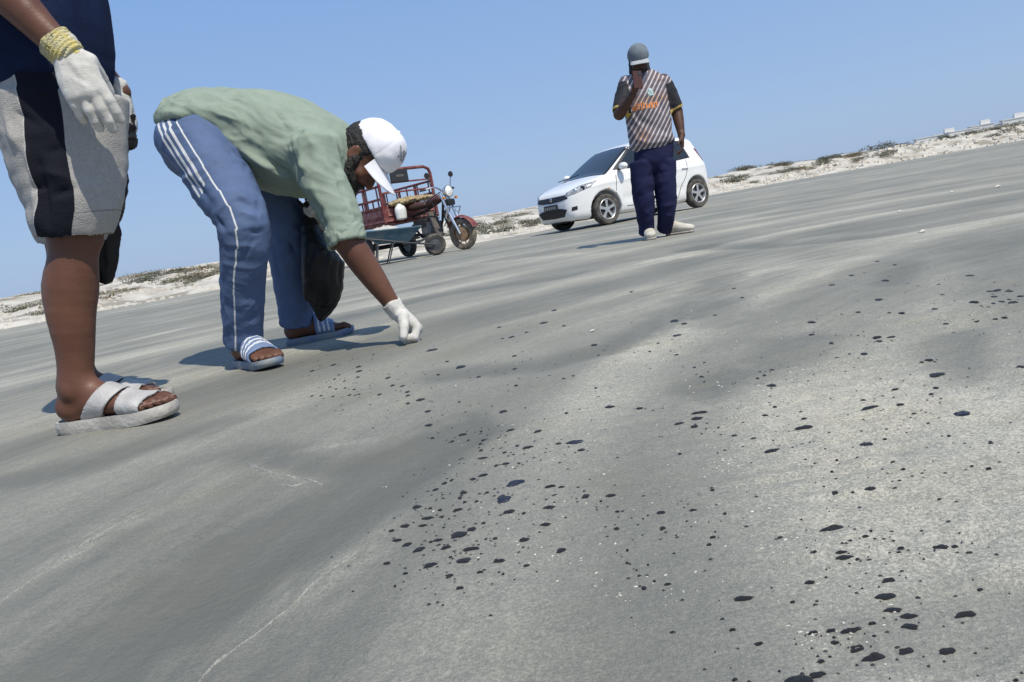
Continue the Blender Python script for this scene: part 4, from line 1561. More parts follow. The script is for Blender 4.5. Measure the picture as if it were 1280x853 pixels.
# ------------------------------------------------------------------ 3. the man with the phone
def phone_man():
    by = 6.5
    ref = G(822, 298)
    t = thing('person', 'person in striped jersey and navy trousers photographing with a phone', 'person', (ref[0], ref[1], 0))
    Y = 6.5
    gz = lambda p: float(gh(np.array([p[0]]), np.array([p[1]]))[0])
    g1, g2 = np.array((*G(808, 300), 0.)), np.array((*G(843, 297), 0.))
    k = lambda x, y, dy=0.: P(x, y, Y + dy)
    S = SDF()
    hipR, hipL = k(805, 190), k(829, 187)
    kneR, kneL = k(806, 240, -.03), k(832, 238, -.03)
    sh_z = .018
    d1, d2 = nv((-.14, -1, 0)), nv((.85, -.6, 0))
    heel1, heel2 = np.array((P(811, 290, 6.6)[0], 6.62, 0.)), np.array((P(831, 287, 6.6)[0], 6.62, 0.))
    z1, z2 = gz(heel1) + sh_z, gz(heel2) + sh_z
    a1, a2 = heel1 + d1 * .06 + Z * (z1 + .085), heel2 + d2 * .06 + Z * (z2 + .085)
    pel, wst, chs, nkb = k(816, 180), k(813, 160), k(808, 125), k(803, 100)
    lat = np.array((1., 0, 0))
    c = k(798, 77, -.02)
    f = nv((-.08, -.93, -.36))
    u = nv((-.02, -.3, .93))
    u = nv(u - (u @ f) * f)
    shR, shL = k(783, 103), k(829, 101)
    elR, wrR = k(774, 143, -.10), k(791, 118, -.27)
    elL, wrL = k(846, 139, .02), k(852, 170, -.06)
    S.tube([(pel, .14, .10), (wst, .135, .10), (chs, .165, .11), (nkb, .12, .08)], lat, k=.03)
    S.cap(nkb, c - u * .05 - f * .02, .06, .055, k=.04)
    head_ops(S, c, f, u, .95)
    leg_ops(S, hipR, kneR, a1, -d1, (.08, .055, .055, .036))
    leg_ops(S, hipL, kneL, a2, -d2, (.08, .055, .055, .036))
    arm_ops(S, shR, elR, wrR, (.055, .044, .046, .028))
    arm_ops(S, shL, elL, wrL, (.055, .044, .046, .028))
    hand_ops(S, wrR, nv(k(796, 106, -.30) - wrR), np.array((.6, -.7, .1)) * -1 * np.array((-1, 1, 1)), np.array((.8, .1, .55)), [(.5, .7, .5)] * 4, thumb=(.6, .5), s=1.0)
    hand_ops(S, wrL, nv(k(853, 182, -.07) - wrL), np.array((-.8, .3, 0)), np.array((-.2, -1, 0)), [(.3, .5, .3)] * 4, thumb=(.5, .3), s=1.0)
    V, F = S.mesh(.007, 1)
    obj('body', V, F, m_skin2, t)
    # trousers
    S = SDF()
    S.tube([(k(817, 172), .155, .12), (k(817, 190), .166, .125), (k(816, 203), .155, .12)], lat, k=.03, end=.4)
    for hp, kn, an, px in ((hipR, kneR, a1, ((802, 205), (804, 240), (807, 268), (810, 290))), (hipL, kneL, a2, ((830, 203), (832, 238), (833, 264), (833, 286)))):
        pts = [(k(*px[0]), .098, .11), (k(*px[1], -.02), .091, .10), (k(*px[2], 0), .078, .088), (np.array((k(*px[3])[0], an[1], an[2] - .045)), .066, .076)]
        S.tube(pts, lat, k=.012, end=.2)
    V, F = S.mesh(.009, 1)
    L2 = [((800, 222), (835, 216), .02, -.018), ((805, 232), (838, 226), .02, .014), ((800, 245), (825, 236), .018, -.014), ((800, 200), (815, 212), .02, .012), ((820, 200), (838, 208), .02, -.012),
          ((798, 262), (818, 272), .018, .014), ((803, 280), (818, 274), .015, -.014), ((825, 262), (840, 256), .016, .012), ((826, 276), (840, 272), .015, -.012), ((820, 208), (818, 285), .012, -.014)]
    V = folds(V, F, [(P(*a, Y - .1), P(*b, Y - .1), w, h_ * .8) for a, b, w, h_ in L2])
    V = crumple(V, F, .007, 9, (1, 0, .2), 2.2, 43, octv=2)
    obj('trousers', V, F, mat('navy_drill', (.016, .019, .058), .85, (.011, .013, .042), 7, .3, 160, spec=.15), t)
    # jersey with slanting pinstripes, a plain chest band and dark sleeves
    S = SDF()
    hem = k(815, 181)
    S.tube([(hem, .19, .145), (k(812, 160), .185, .14), (k(808, 130), .192, .135), (k(805, 108), .185, .11), (k(803, 98), .11, .08)], lat, k=.02, end=.15)
    for s0, e0 in ((shR, elR), (shL, elL)):
        dd = nv(e0 - s0)
        ln = np.linalg.norm(e0 - s0)
        S.tube([(s0 - dd * .01, .062, .075), (s0 + dd * ln * .4, .066, .076), (s0 + dd * ln * .92, .066, .072)], np.cross(dd, (0, 1, 0)), k=.04, end=.2)
        S.cap(s0 + dd * ln * .9, s0 + dd * ln * 1.2, .052, .06, k=.004, op='s')
    V, F = S.mesh(.008, 1)
    V = folds(V, F, [(P(*a, Y - .12), P(*b, Y - .12), w, h_) for a, b, w, h_ in (((795, 150), (835, 165), .018, -.012), ((800, 165), (838, 172), .016, .012), ((790, 130), (800, 178), .016, -.01), ((822, 120), (834, 150), .016, -.01), ((790, 172), (812, 180), .014, .012))])
    V = crumple(V, F, .006, 9, (1, 0, -.6), 2.4, 53, octv=2)
    mj = mat('jersey_print', (.115, .095, .115), .8, (.085, .07, .088), 7, .2, 160)
    nt = mj.node_tree
    # stripes as a mask measured on the cloth itself
    xx = (V - chs) @ lat
    zz = (V - chs) @ Z
    dg = xx * .80 - zz * .60
    slv = np.full(len(V), -1.)
    for s0, e0 in ((shR, elR), (shL, elL)):
        dd, ln = nv(e0 - s0), np.linalg.norm(e0 - s0)
        al_, rd = (V - s0) @ dd, segdist(V, s0, e0)[0]
        slv = np.maximum(slv, np.where(rd < .10, np.minimum(al_ - .035, (.095 - rd) * 3) + (al_ > ln * .86) * 1.0, -1.))
    slv = np.where(np.abs((V - chs) @ lat) > .15, slv, -1.)
    per = .034
    st_ = np.abs(((dg / per) % 1) - .5) * per
    # the chest band and the shoulder yoke use other colours
    dgw = dg + .0
    mjn = nt.nodes
    at = mjn.new('ShaderNodeAttribute'); at.attribute_name = 'diag'
    m1 = mjn.new('ShaderNodeMath'); m1.operation = 'FRACT'; nt.links.new(at.outputs['Fac'], m1.inputs[0])
    m2 = mjn.new('ShaderNodeMapRange'); m2.inputs[1].default_value, m2.inputs[2].default_value = .56, .62
    m2.inputs[3].default_value, m2.inputs[4].default_value = 0, 1
    nt.links.new(m1.outputs[0], m2.inputs[0])
    m3 = mjn.new('ShaderNodeMapRange'); m3.inputs[1].default_value, m3.inputs[2].default_value = .95, .90
    nt.links.new(m1.outputs[0], m3.inputs[0])
    m4 = mjn.new('ShaderNodeMath'); m4.operation = 'MULTIPLY'; nt.links.new(m2.outputs[0], m4.inputs[0]); nt.links.new(m3.outputs[0], m4.inputs[1])
    at2 = mjn.new('ShaderNodeAttribute'); at2.attribute_name = 'warm'
    wm = mjn.new('ShaderNodeMix'); wm.data_type = 'RGBA'; wm.inputs[6].default_value = (.48, .45, .46, 1); wm.inputs[7].default_value = (.55, .30, .15, 1)
    nt.links.new(at2.outputs['Fac'], wm.inputs[0])
    x = mjn.new('ShaderNodeMix'); x.data_type = 'RGBA'
    b = mjn['Principled BSDF']
    nt.links.new(b.inputs['Base Color'].links[0].from_socket, x.inputs[6])
    nt.links.new(wm.outputs[2], x.inputs[7]); nt.links.new(m4.outputs[0], x.inputs[0]); nt.links.new(x.outputs[2], b.inputs['Base Color'])
    warm = np.clip(1 - np.abs(zz + .015) / .06, 0, 1) * .8 + np.clip(1 - np.hypot(xx + .10, zz + .30) / .1, 0, 1) + .5 * np.clip(1 - np.hypot(xx - .12, zz - .16) / .08, 0, 1)
    mask_paint(mj, [('sleeve', 0., .9, (.012, .012, .018)), ('sleeve', .9, 3., (.50, .36, .10))])
    je = obj('jersey', V, F, mj, t, attrs={'sleeve': slv, 'diag': dg / per, 'warm': np.clip(warm, 0, 1)})
    bvh = BVHTree.FromPolygons([tuple(v) for v in V], [tuple(p) for p in F])

    def print_on(name, cx, cy, cells, cw, chh, m_):
        vv, ff = [], []
        for (i, j, w_, h_) in cells:
            o = len(vv)
            for a_, b_ in ((0, 0), (w_, 0), (w_, h_), (0, h_)):
                q = P(cx, cy, Y - .5) + lat * (i + a_) * cw + Z * (j + b_) * chh
                r_ = bvh.ray_cast(Vector(q), Vector((0, 1, 0)))
                vv.append(np.array(r_[0] + Vector((0, -.003, 0))) if r_[0] is not None else q + np.array((0, .5, 0)))
            ff.append((o, o + 1, o + 2, o + 3))
        obj(name, vv, ff, m_, je)
    m_or = mat('orange_print', (.62, .22, .07), .8)
    cells = []
    lr = np.random.default_rng(4)                           # too small to read in the photograph: worn orange strokes
    for o in range(0, 19, 2):
        b0 = lr.uniform(0, 1.2)
        cells.append((o + lr.uniform(0, .5), b0, lr.uniform(.8, 1.4), lr.uniform(2.6, 4.6)))
        cells.append((o + lr.uniform(0, .4), b0 + lr.uniform(0, 3.4), lr.uniform(1.2, 2.2), lr.uniform(.7, 1.1)))
    print_on('chest_lettering', 803, 132, cells, .0105, .0125, m_or)
    print_on('chest_emblem', 822, 108, [(0, 0, 4, 2), (1, 2, 2, 2), (1, -1, 3, 1)], .012, .012, mat('pale_cyan_print', (.38, .55, .56), .8))
    S = SDF()
    nd = nv(c - nkb)
    S.tube([(nkb - nd * .01, .088, .08), (nkb + nd * .045, .08, .074)], lat, end=.3, sub=1)
    V, F = S.mesh(.007, 1)
    obj('collar', crumple(V, F, .008, 22, None, 1, 3), F, mat('grey_collar', (.14, .14, .135), .9), t)
    # face, beard, cap
    S = SDF()
    beard_ops(S, c, f, u, 1.1)
    l = np.cross(u, f)
    V, F = S.mesh(.005, 1)
    obj('beard', V, F, m_hair, t)
    S = SDF().ell(c + u * .028 - f * .02, (.079, .094, .088), (l, f, u), k=.01)
    S.plane(c + f * .03, f, k=.01)
    V, F = S.mesh(.007, 1)
    obj('hair', V, F, m_hair, t)
    for sg in (-1, 1):
        S = SDF().ell(c + (l * .033 * sg + f * .0795 + u * .002) * .95, (.0105, .010, .0075), (l, f, u))
        V, F = S.mesh(.002, 1)
        obj('eye', V, F, m_hair, t)
    hat(t, c, f, u, mat('grey_cap', (.155, .185, .21), .85, (.12, .145, .165), 12), mat('pale_cap_visor', (.33, .35, .37), .8), r=(.086, .104, .094), lift=.045, vlen=.075)
    # shoes
    mshoe = mat('cream_canvas_shoe', (.55, .52, .45), .8, (.42, .39, .33), 20)
    for hl, dd, z_, an in ((heel1, d1, z1, a1), (heel2, d2, z2, a2)):
        q = np.cross(Z, dd)
        S = SDF()
        cc = lambda a_, z: hl + dd * a_ * .27 + Z * (z_ + z)
        S.tube([(cc(.12, .04), .04, .045), (cc(.4, .04), .042, .045), (cc(.7, .03), .05, .036), (cc(.9, .024), .04, .027)], q, k=.02)
        S.cap(cc(.22, .07), cc(.5, .045), .044, .03, k=.03)
        S.plane(cc(.5, -.008), -Z, k=.004)
        V, F = S.mesh(.006, 1)
        so = obj('shoe', V, F, mshoe, t)
        S = SDF().tube([(cc(.1, -.006), .044, .014), (cc(.4, -.006), .046, .014), (cc(.7, -.006), .054, .014), (cc(.93, -.006), .04, .014)], q, k=.01)
        V, F = S.mesh(.005, 1)
        V[:, 2] = np.maximum(V[:, 2], z_ - sh_z)
        obj('shoe_sole', V, F, mat('shoe_rubber', (.32, .30, .27), .8), so)
    # the phone is a thing of its own
    pc = k(797, 100, -.36)
    ph = thing('phone', 'dark red phone held up before the face of the standing person', 'phone', pc)
    bd = MB().box((0, 0, 0), (.072, .010, .148), bev=.004).build('phone_body', mat('dark_red_phone', (.045, .011, .013), .6, spec=.2), ph)
    MB().box((0, .0058, 0), (.066, .001, .138)).build('screen', mat('phone_glass', (.01, .01, .012), .1), ph)
    cb = MB().box((.018, -.006, .05), (.026, .003, .034), bev=.001).build('camera_bump', mat('phone_lens', (.02, .02, .022), .2), ph)
    ph.rotation_euler = (-.28, .12, .1)


phone_man()


# ================================================================== VEHICLES
m_tyre = mat('tyre_rubber', (.030, .029, .028), .85, (.11, .10, .085), 9, .3, 90)
m_dark = mat('black_plastic', (.012, .012, .013), .55)
m_chrome = mat('chrome', (.62, .62, .63), .22, metal=1.)
m_alloy = mat('silver_alloy', (.52, .53, .54), .38, (.44, .44, .44), 10, metal=.55)


def poly_sdf(x, z, poly):
    d = np.full(x.shape, 1e9)
    s = np.ones(x.shape)
    n = len(poly)
    for i in range(n):
        ax, az = poly[i]
        bx, bz = poly[i - 1]
        ex, ez = bx - ax, bz - az
        wx, wz = x - ax, z - az
        t = np.clip((wx * ex + wz * ez) / (ex * ex + ez * ez), 0, 1)
        d = np.minimum(d, (wx - ex * t) ** 2 + (wz - ez * t) ** 2)
        c1, c2, c3 = z >= az, z < bz, ex * wz > ez * wx
        s = np.where((c1 & c2 & c3) | (~c1 & ~c2 & ~c3), -s, s)
    return s * np.sqrt(d)


def smax(a, b, k):
    h = np.maximum(k - np.abs(a - b), 0) / k
    return np.maximum(a, b) + h * h * k * .25


def make_car():
    yaw = math.radians(180 + 31)
    # the front left wheel stands at (2.2, 14.7)
    fw = np.array((2.17, 14.55))
    hd = np.array((math.cos(yaw), math.sin(yaw)))
    lf = np.array((-hd[1], hd[0]))
    org = fw - hd * 1.2125 - lf * .70
    gzc = float(gh(np.array([org[0]]), np.array([org[1]]))[0])
    t = thing('parked_car', 'white five-door hatchback parked before the dunes', 'car', (org[0], org[1], gzc + .005), yaw)
    WX, WR = 1.2125, .288
    prof = [(1.86, .19), (1.93, .30), (1.945, .45), (1.925, .60), (1.87, .735), (1.72, .815), (1.45, .895), (1.12, .972), (1.02, 1.01), (.66, 1.235), (.34, 1.42), (.16, 1.475), (-.1, 1.515), (-.45, 1.525), (-.85, 1.51),
            (-1.18, 1.475), (-1.36, 1.435), (-1.42, 1.40), (-1.50, 1.20), (-1.585, .99), (-1.63, .90), (-1.665, .72), (-1.675, .45), (-1.65, .27), (-1.58, .20), (0, .165)]
    prof = catmull([(a, b, 0) for a, b in prof], 2)[:, :2]
    h = .014
    ax = [np.arange(-1.78, 2.06, h), np.arange(-.94, .945, h), np.arange(.08, 1.66, h)]
    zt = np.arange(.0, 1.85, h)
    T = poly_sdf(*np.meshgrid(ax[0], zt, indexing='ij'), prof)
    D = np.empty([len(a) for a in ax], np.float32)
    X2, Z2 = np.meshgrid(ax[0], ax[2], indexing='ij')
    W = np.interp(Z2, [.1, .2, .3, .42, .55, .70, .80, .90, .97, 1.03, 1.25, 1.42, 1.52, 1.6], [.71, .755, .778, .788, .793, .797, .797, .785, .762, .735, .655, .585, .53, .45])
    W = W - .27 * np.clip((X2 - 1.12) / .82, 0, 1) ** 2.4 - .12 * np.clip((-1.0 - X2) / .67, 0, 1) ** 2.2
    # swage line and sill crease
    W = W + .008 * np.exp(-((Z2 - (.80 - .03 * X2)) / .03) ** 2) - .010 * np.exp(-((Z2 - .44) / .07) ** 2) * (np.abs(X2) < .8)
    for j, y in enumerate(ax[1]):
        off = .05 * (abs(y) / .8) ** 2.2
        zz = (ax[2] + off - zt[0]) / h
        k = np.clip(zz.astype(int), 0, len(zt) - 2)
        f = zz - k
        d2 = T[:, k] * (1 - f) + T[:, k + 1] * f
        D[:, j, :] = smax(d2, abs(y) - W, .13)
    X, Y, ZZ = np.ix_(*ax)
    for wx in (WX, -WX):                                     # wheel wells
        cy = np.sqrt((X - wx) ** 2 + (ZZ - WR - .015) ** 2) - .345
        well = np.maximum(cy, .50 - np.abs(Y))
        D = smax(D, -well.astype(np.float32), .015).astype(np.float32)
    V, F = nets(D, np.array([a[0] for a in ax]), h)
    V = relax(V, F, 3)
    paint = mat('white_car_paint', (.80, .80, .79), .32, (.76, .755, .74), 3, coat=.7)
    body = obj('body', V, F, paint, t, world_co=False)
    bvh = BVHTree.FromPolygons([tuple(v) for v in V], [tuple(f) for f in F])
    glass = mat('tinted_glass', (.018, .022, .026), .06, spec=.7)
    lamp = mat('headlamp_glass', (.42, .43, .44), .12, (.16, .165, .17), 24, coat=.6)

    def patch(name, bot, top, dr, m_, par=None, n=14, k=6, eps=.004, far=2.5):
        """a panel laid on the body: bot and top are edge lines, pushed along dr on to the shell"""
        bot, top = np.array(bot, float), np.array(top, float)
        ip = lambda E, s_: np.array([np.interp(s_, np.linspace(0, 1, len(E)), E[:, i]) for i in range(3)])
        dv_ = Vector(nv(dr))
        vv = []
        for i in range(n + 1):
            a, b_ = ip(bot, i / n), ip(top, i / n)
            for j in range(k + 1):
                p = Vector(a + (b_ - a) * j / k)
                hit = bvh.ray_cast(p - dv_ * far, dv_)
                vv.append(tuple(hit[0] + hit[1] * eps) if hit[0] is not None else tuple(p))
        ff = [(i * (k + 1) + j, (i + 1) * (k + 1) + j, (i + 1) * (k + 1) + j + 1, i * (k + 1) + j + 1) for i in range(n) for j in range(k)]
        o = obj(name, vv, ff, m_, par or t, world_co=False)
        return o
    for sg in (1, -1):
        dr = (0, -sg, 0)
        y = sg * .8
        patch('window_surround', [(.93, y, .985), (.3, y, .975), (-.6, y, .985), (-1.12, y, 1.02)], [(.86, y, 1.035), (.30, y, 1.405), (-.5, y, 1.455), (-1.02, y, 1.385)], dr, m_dark, n=26, k=10, eps=.003)
        fwd = patch('front_window', [(.80, y, .995), (.3, y, .992), (-.13, y, .995)], [(.62, y, 1.15), (.28, y, 1.385), (-.13, y, 1.425)], dr, glass, n=18, k=8, eps=.007)
        patch('rear_window', [(-.21, y, .995), (-.6, y, 1.0), (-.80, y, 1.01)], [(-.21, y, 1.425), (-.5, y, 1.425), (-.78, y, 1.395)], dr, glass, n=14, k=8, eps=.007)
        patch('quarter_window', [(-.85, y, 1.015), (-1.06, y, 1.035)], [(-.83, y, 1.385), (-1.0, y, 1.35)], dr, glass, n=6, k=6, eps=.007)
        # door joints
        for pts in ([(.98, .30), (.96, .60), (.90, .97)], [(-.17, .27), (-.17, .98)], [(-.62, .27), (-.75, .50), (-.86, .62), (-.95, .80), (-.98, .99)], [(.98, .29), (.0, .27), (-.62, .265)]):
            q = catmull([(a, y, b_) for a, b_ in pts], 4)
            vv = []
            for p in q:
                hit = bvh.ray_cast(Vector((p[0], sg * 2, p[2])), Vector(dr))
                vv.append(np.array(hit[0] + hit[1] * .0005) if hit[0] is not None else p)
            MB().tube(vv, .0055, 5).build('door_joint', m_dark, t)
        for xx in (-.02, -.88):
            hit = bvh.ray_cast(Vector((xx, sg * 2, .83)), Vector(dr))[0]
            MB().box((xx, hit.y + sg * .012, .83), (.17, .024, .03), bev=.01).build('door_handle', paint, t)
        patch('turn_lamp', [(1.17, y, .655), (1.11, y, .655)], [(1.17, y, .675), (1.11, y, .675)], dr, mat('amber_lamp', (.5, .25, .08), .3), n=3, k=2)
        # door mirror
        mr = MB()
        Sm = SDF().ell((.80, sg * .90, 1.03), (.075, .10, .068), k=.02)
        Vm, Fm = Sm.mesh(.012, 1)
        mo = obj('door_mirror', Vm, Fm, paint, t, world_co=False)
        MB().box((.80, sg * .80, .985), (.07, .12, .03), bev=.01).build('mirror_arm', m_dark, mo)
        # lamps
        dd = (-1, -.75 * sg, 0)
        hl = patch('headlight', [(1.92, .46 * sg, .635), (1.78, .60 * sg, .665), (1.48, .72 * sg, .745)], [(1.86, .42 * sg, .70), (1.66, .60 * sg, .80), (1.34, .74 * sg, .845)], dd, lamp, n=14, k=6, eps=.006)
        for q_, (lx, ly, lz) in enumerate(((1.74, .56 * sg, .715), (1.60, .635 * sg, .745))):
            hit = bvh.ray_cast(Vector((lx, ly, lz)) - Vector(nv(dd)) * 1.5, Vector(nv(dd)))[0]
            if hit: MB().lathe([(.0, .012), (.035, .012), (.045, .004)], hit, -np.array(nv(dd)), 14).build('reflector', m_dark if q_ else m_chrome, hl)
        patch('fog_lamp_recess', [(1.86, .52 * sg, .36), (1.78, .60 * sg, .37)], [(1.86, .54 * sg, .43), (1.78, .61 * sg, .44)], dd, m_dark, n=4, k=3, eps=.004)
        patch('tail_light', [(-1.50, .70 * sg, .93), (-1.60, .62 * sg, .93)], [(-1.36, .66 * sg, 1.20), (-1.52, .56 * sg, 1.17)], (1, -1.1 * sg, 0), mat('red_lamp', (.22, .012, .014), .2), n=6, k=8, eps=.006)
        patch('wheel_arch_lip', [(WX - .36, y, .30), (WX - .25, y, .56), (WX, y, .665), (WX + .25, y, .56), (WX + .36, y, .30)], [(WX - .372, y, .30), (WX - .258, y, .568), (WX, y, .678), (WX + .258, y, .568), (WX + .372, y, .30)], dr, paint, n=20, k=1, eps=.006)
        # wheels
        for wx in (WX, -WX):
            w = bpy.data.objects.new('wheel', mkmesh('wheel', *(lambda b_: (b_.V, b_.F))(MB().lathe([(.195, -.07), (.255, -.088), (.278, -.080), (WR, -.055), (WR, .055), (.278, .080), (.255, .088), (.195, .07)], (0, 0, 0), (0, 1, 0), 40)), m_tyre))
            COL.objects.link(w)
            w.parent = t
            w.location = (wx, sg * .70, WR)
            w.name = 'wheel'
            rm = MB().lathe([(.198, .072 * sg), (.190, .080 * sg), (.178, .072 * sg), (.170, .03 * sg), (.165, -.05 * sg)], (0, 0, 0), (0, 1, 0), 36)
            rm.lathe([(.0, .066 * sg), (.04, .064 * sg), (.05, .05 * sg)], (0, 0, 0), (0, 1, 0), 20)
            rm.build('rim', m_alloy, w, True)
            MB().lathe([(.0, .0), (.172, .0)], (0, .028 * sg, 0), (0, 1, 0), 24).build('brake_disc', mat('dark_metal', (.03, .03, .032), .6), w)
            for q_ in range(5):
                a = 2 * math.pi * q_ / 5 + .3
                sp_ = MB()
                e, g_ = np.array((math.cos(a), 0, math.sin(a))), np.array((-math.sin(a), 0, math.cos(a)))
                pts = []
                for r_, w_, dy in ((.03, .026, .062), (.10, .022, .060), (.182, .034, .068)):
                    for s_ in (-1, 1):
                        for d_ in (0, -.022):
                            pts.append(e * r_ + g_ * w_ * s_ + np.array((0, sg * (dy + d_), 0)))
                sp_.add(pts, [(0, 2, 6, 4), (4, 6, 10, 8), (1, 0, 4, 5), (5, 4, 8, 9), (2, 3, 7, 6), (6, 7, 11, 10), (1, 5, 7, 3), (5, 9, 11, 7)])
                sp_.build('spoke', m_alloy, w)
    # front
    bk = (-1, 0, 0)
    ws = patch('windscreen_surround', [(1.2, -.70, .985), (1.2, 0, .995), (1.2, .70, .985)], [(.3, -.545, 1.415), (.3, 0, 1.445), (.3, .545, 1.415)], (-.75, 0, -.66), m_dark, n=22, k=12, eps=.003)
    patch('windscreen', [(1.2, -.655, 1.015), (1.2, 0, 1.025), (1.2, .655, 1.015)], [(.3, -.515, 1.40), (.3, 0, 1.428), (.3, .515, 1.40)], (-.75, 0, -.66), glass, n=22, k=12, eps=.006)
    patch('rear_windscreen', [(-1.5, -.56, 1.03), (-1.5, .56, 1.03)], [(-1.4, -.48, 1.36), (-1.4, .48, 1.36)], (1, 0, 0), glass, n=12, k=6, eps=.006)
    patch('grille', [(2, -.50, .60), (2, -.3, .572), (2, 0, .562), (2, .3, .572), (2, .50, .60)], [(2, -.46, .675), (2, -.3, .672), (2, 0, .672), (2, .3, .672), (2, .46, .675)], bk, m_dark, n=26, k=6, eps=.005)
    for z_ in (.595, .625, .652):
        patch('grille_bar', [(2, -.45, z_), (2, 0, z_ - .006), (2, .45, z_)], [(2, -.45, z_ + .007), (2, 0, z_ + .001), (2, .45, z_ + .007)], bk, mat('dark_chrome', (.12, .12, .125), .3, metal=.6), n=20, k=1, eps=.010)
    patch('lower_intake', [(2, -.36, .275), (2, 0, .265), (2, .36, .275)], [(2, -.47, .40), (2, -.3, .435), (2, 0, .44), (2, .3, .435), (2, .47, .40)], bk, m_dark, n=22, k=8, eps=.005)
    pl = MB().box((1.965, 0, .475), (.012, .44, .11), bev=.004).build('number_plate', mat('plate_black', (.02, .02, .022), .4), t)
    for q_ in range(6):
        MB().box((1.973, -.16 + .062 * q_, .475), (.004, .03, .055)).build('plate_character', mat('plate_print', (.35, .35, .34), .5), pl)
    MB().lathe([(.0, .012), (.03, .010), (.045, .0)], (1.935, 0, .63), (1, 0, .1), 6).build('emblem', m_chrome, t)
    MB().tube([(-1.15, 0, 1.49), (-1.30, 0, 1.68)], [.008, .004], 6).build('aerial', m_dark, t)
    MB().tube([(1.32, -.5, .97), (1.1, -.1, 1.03)], .009, 5).build('wiper', m_dark, t)
    MB().box((0, 0, .22), (2.9, 1.25, .14)).build('underside', m_dark, t)
    for wx in (WX, -WX):
        MB().tube([(wx, -.66, WR), (wx, .66, WR)], .05, 8).build('axle', m_dark, t)


make_car()


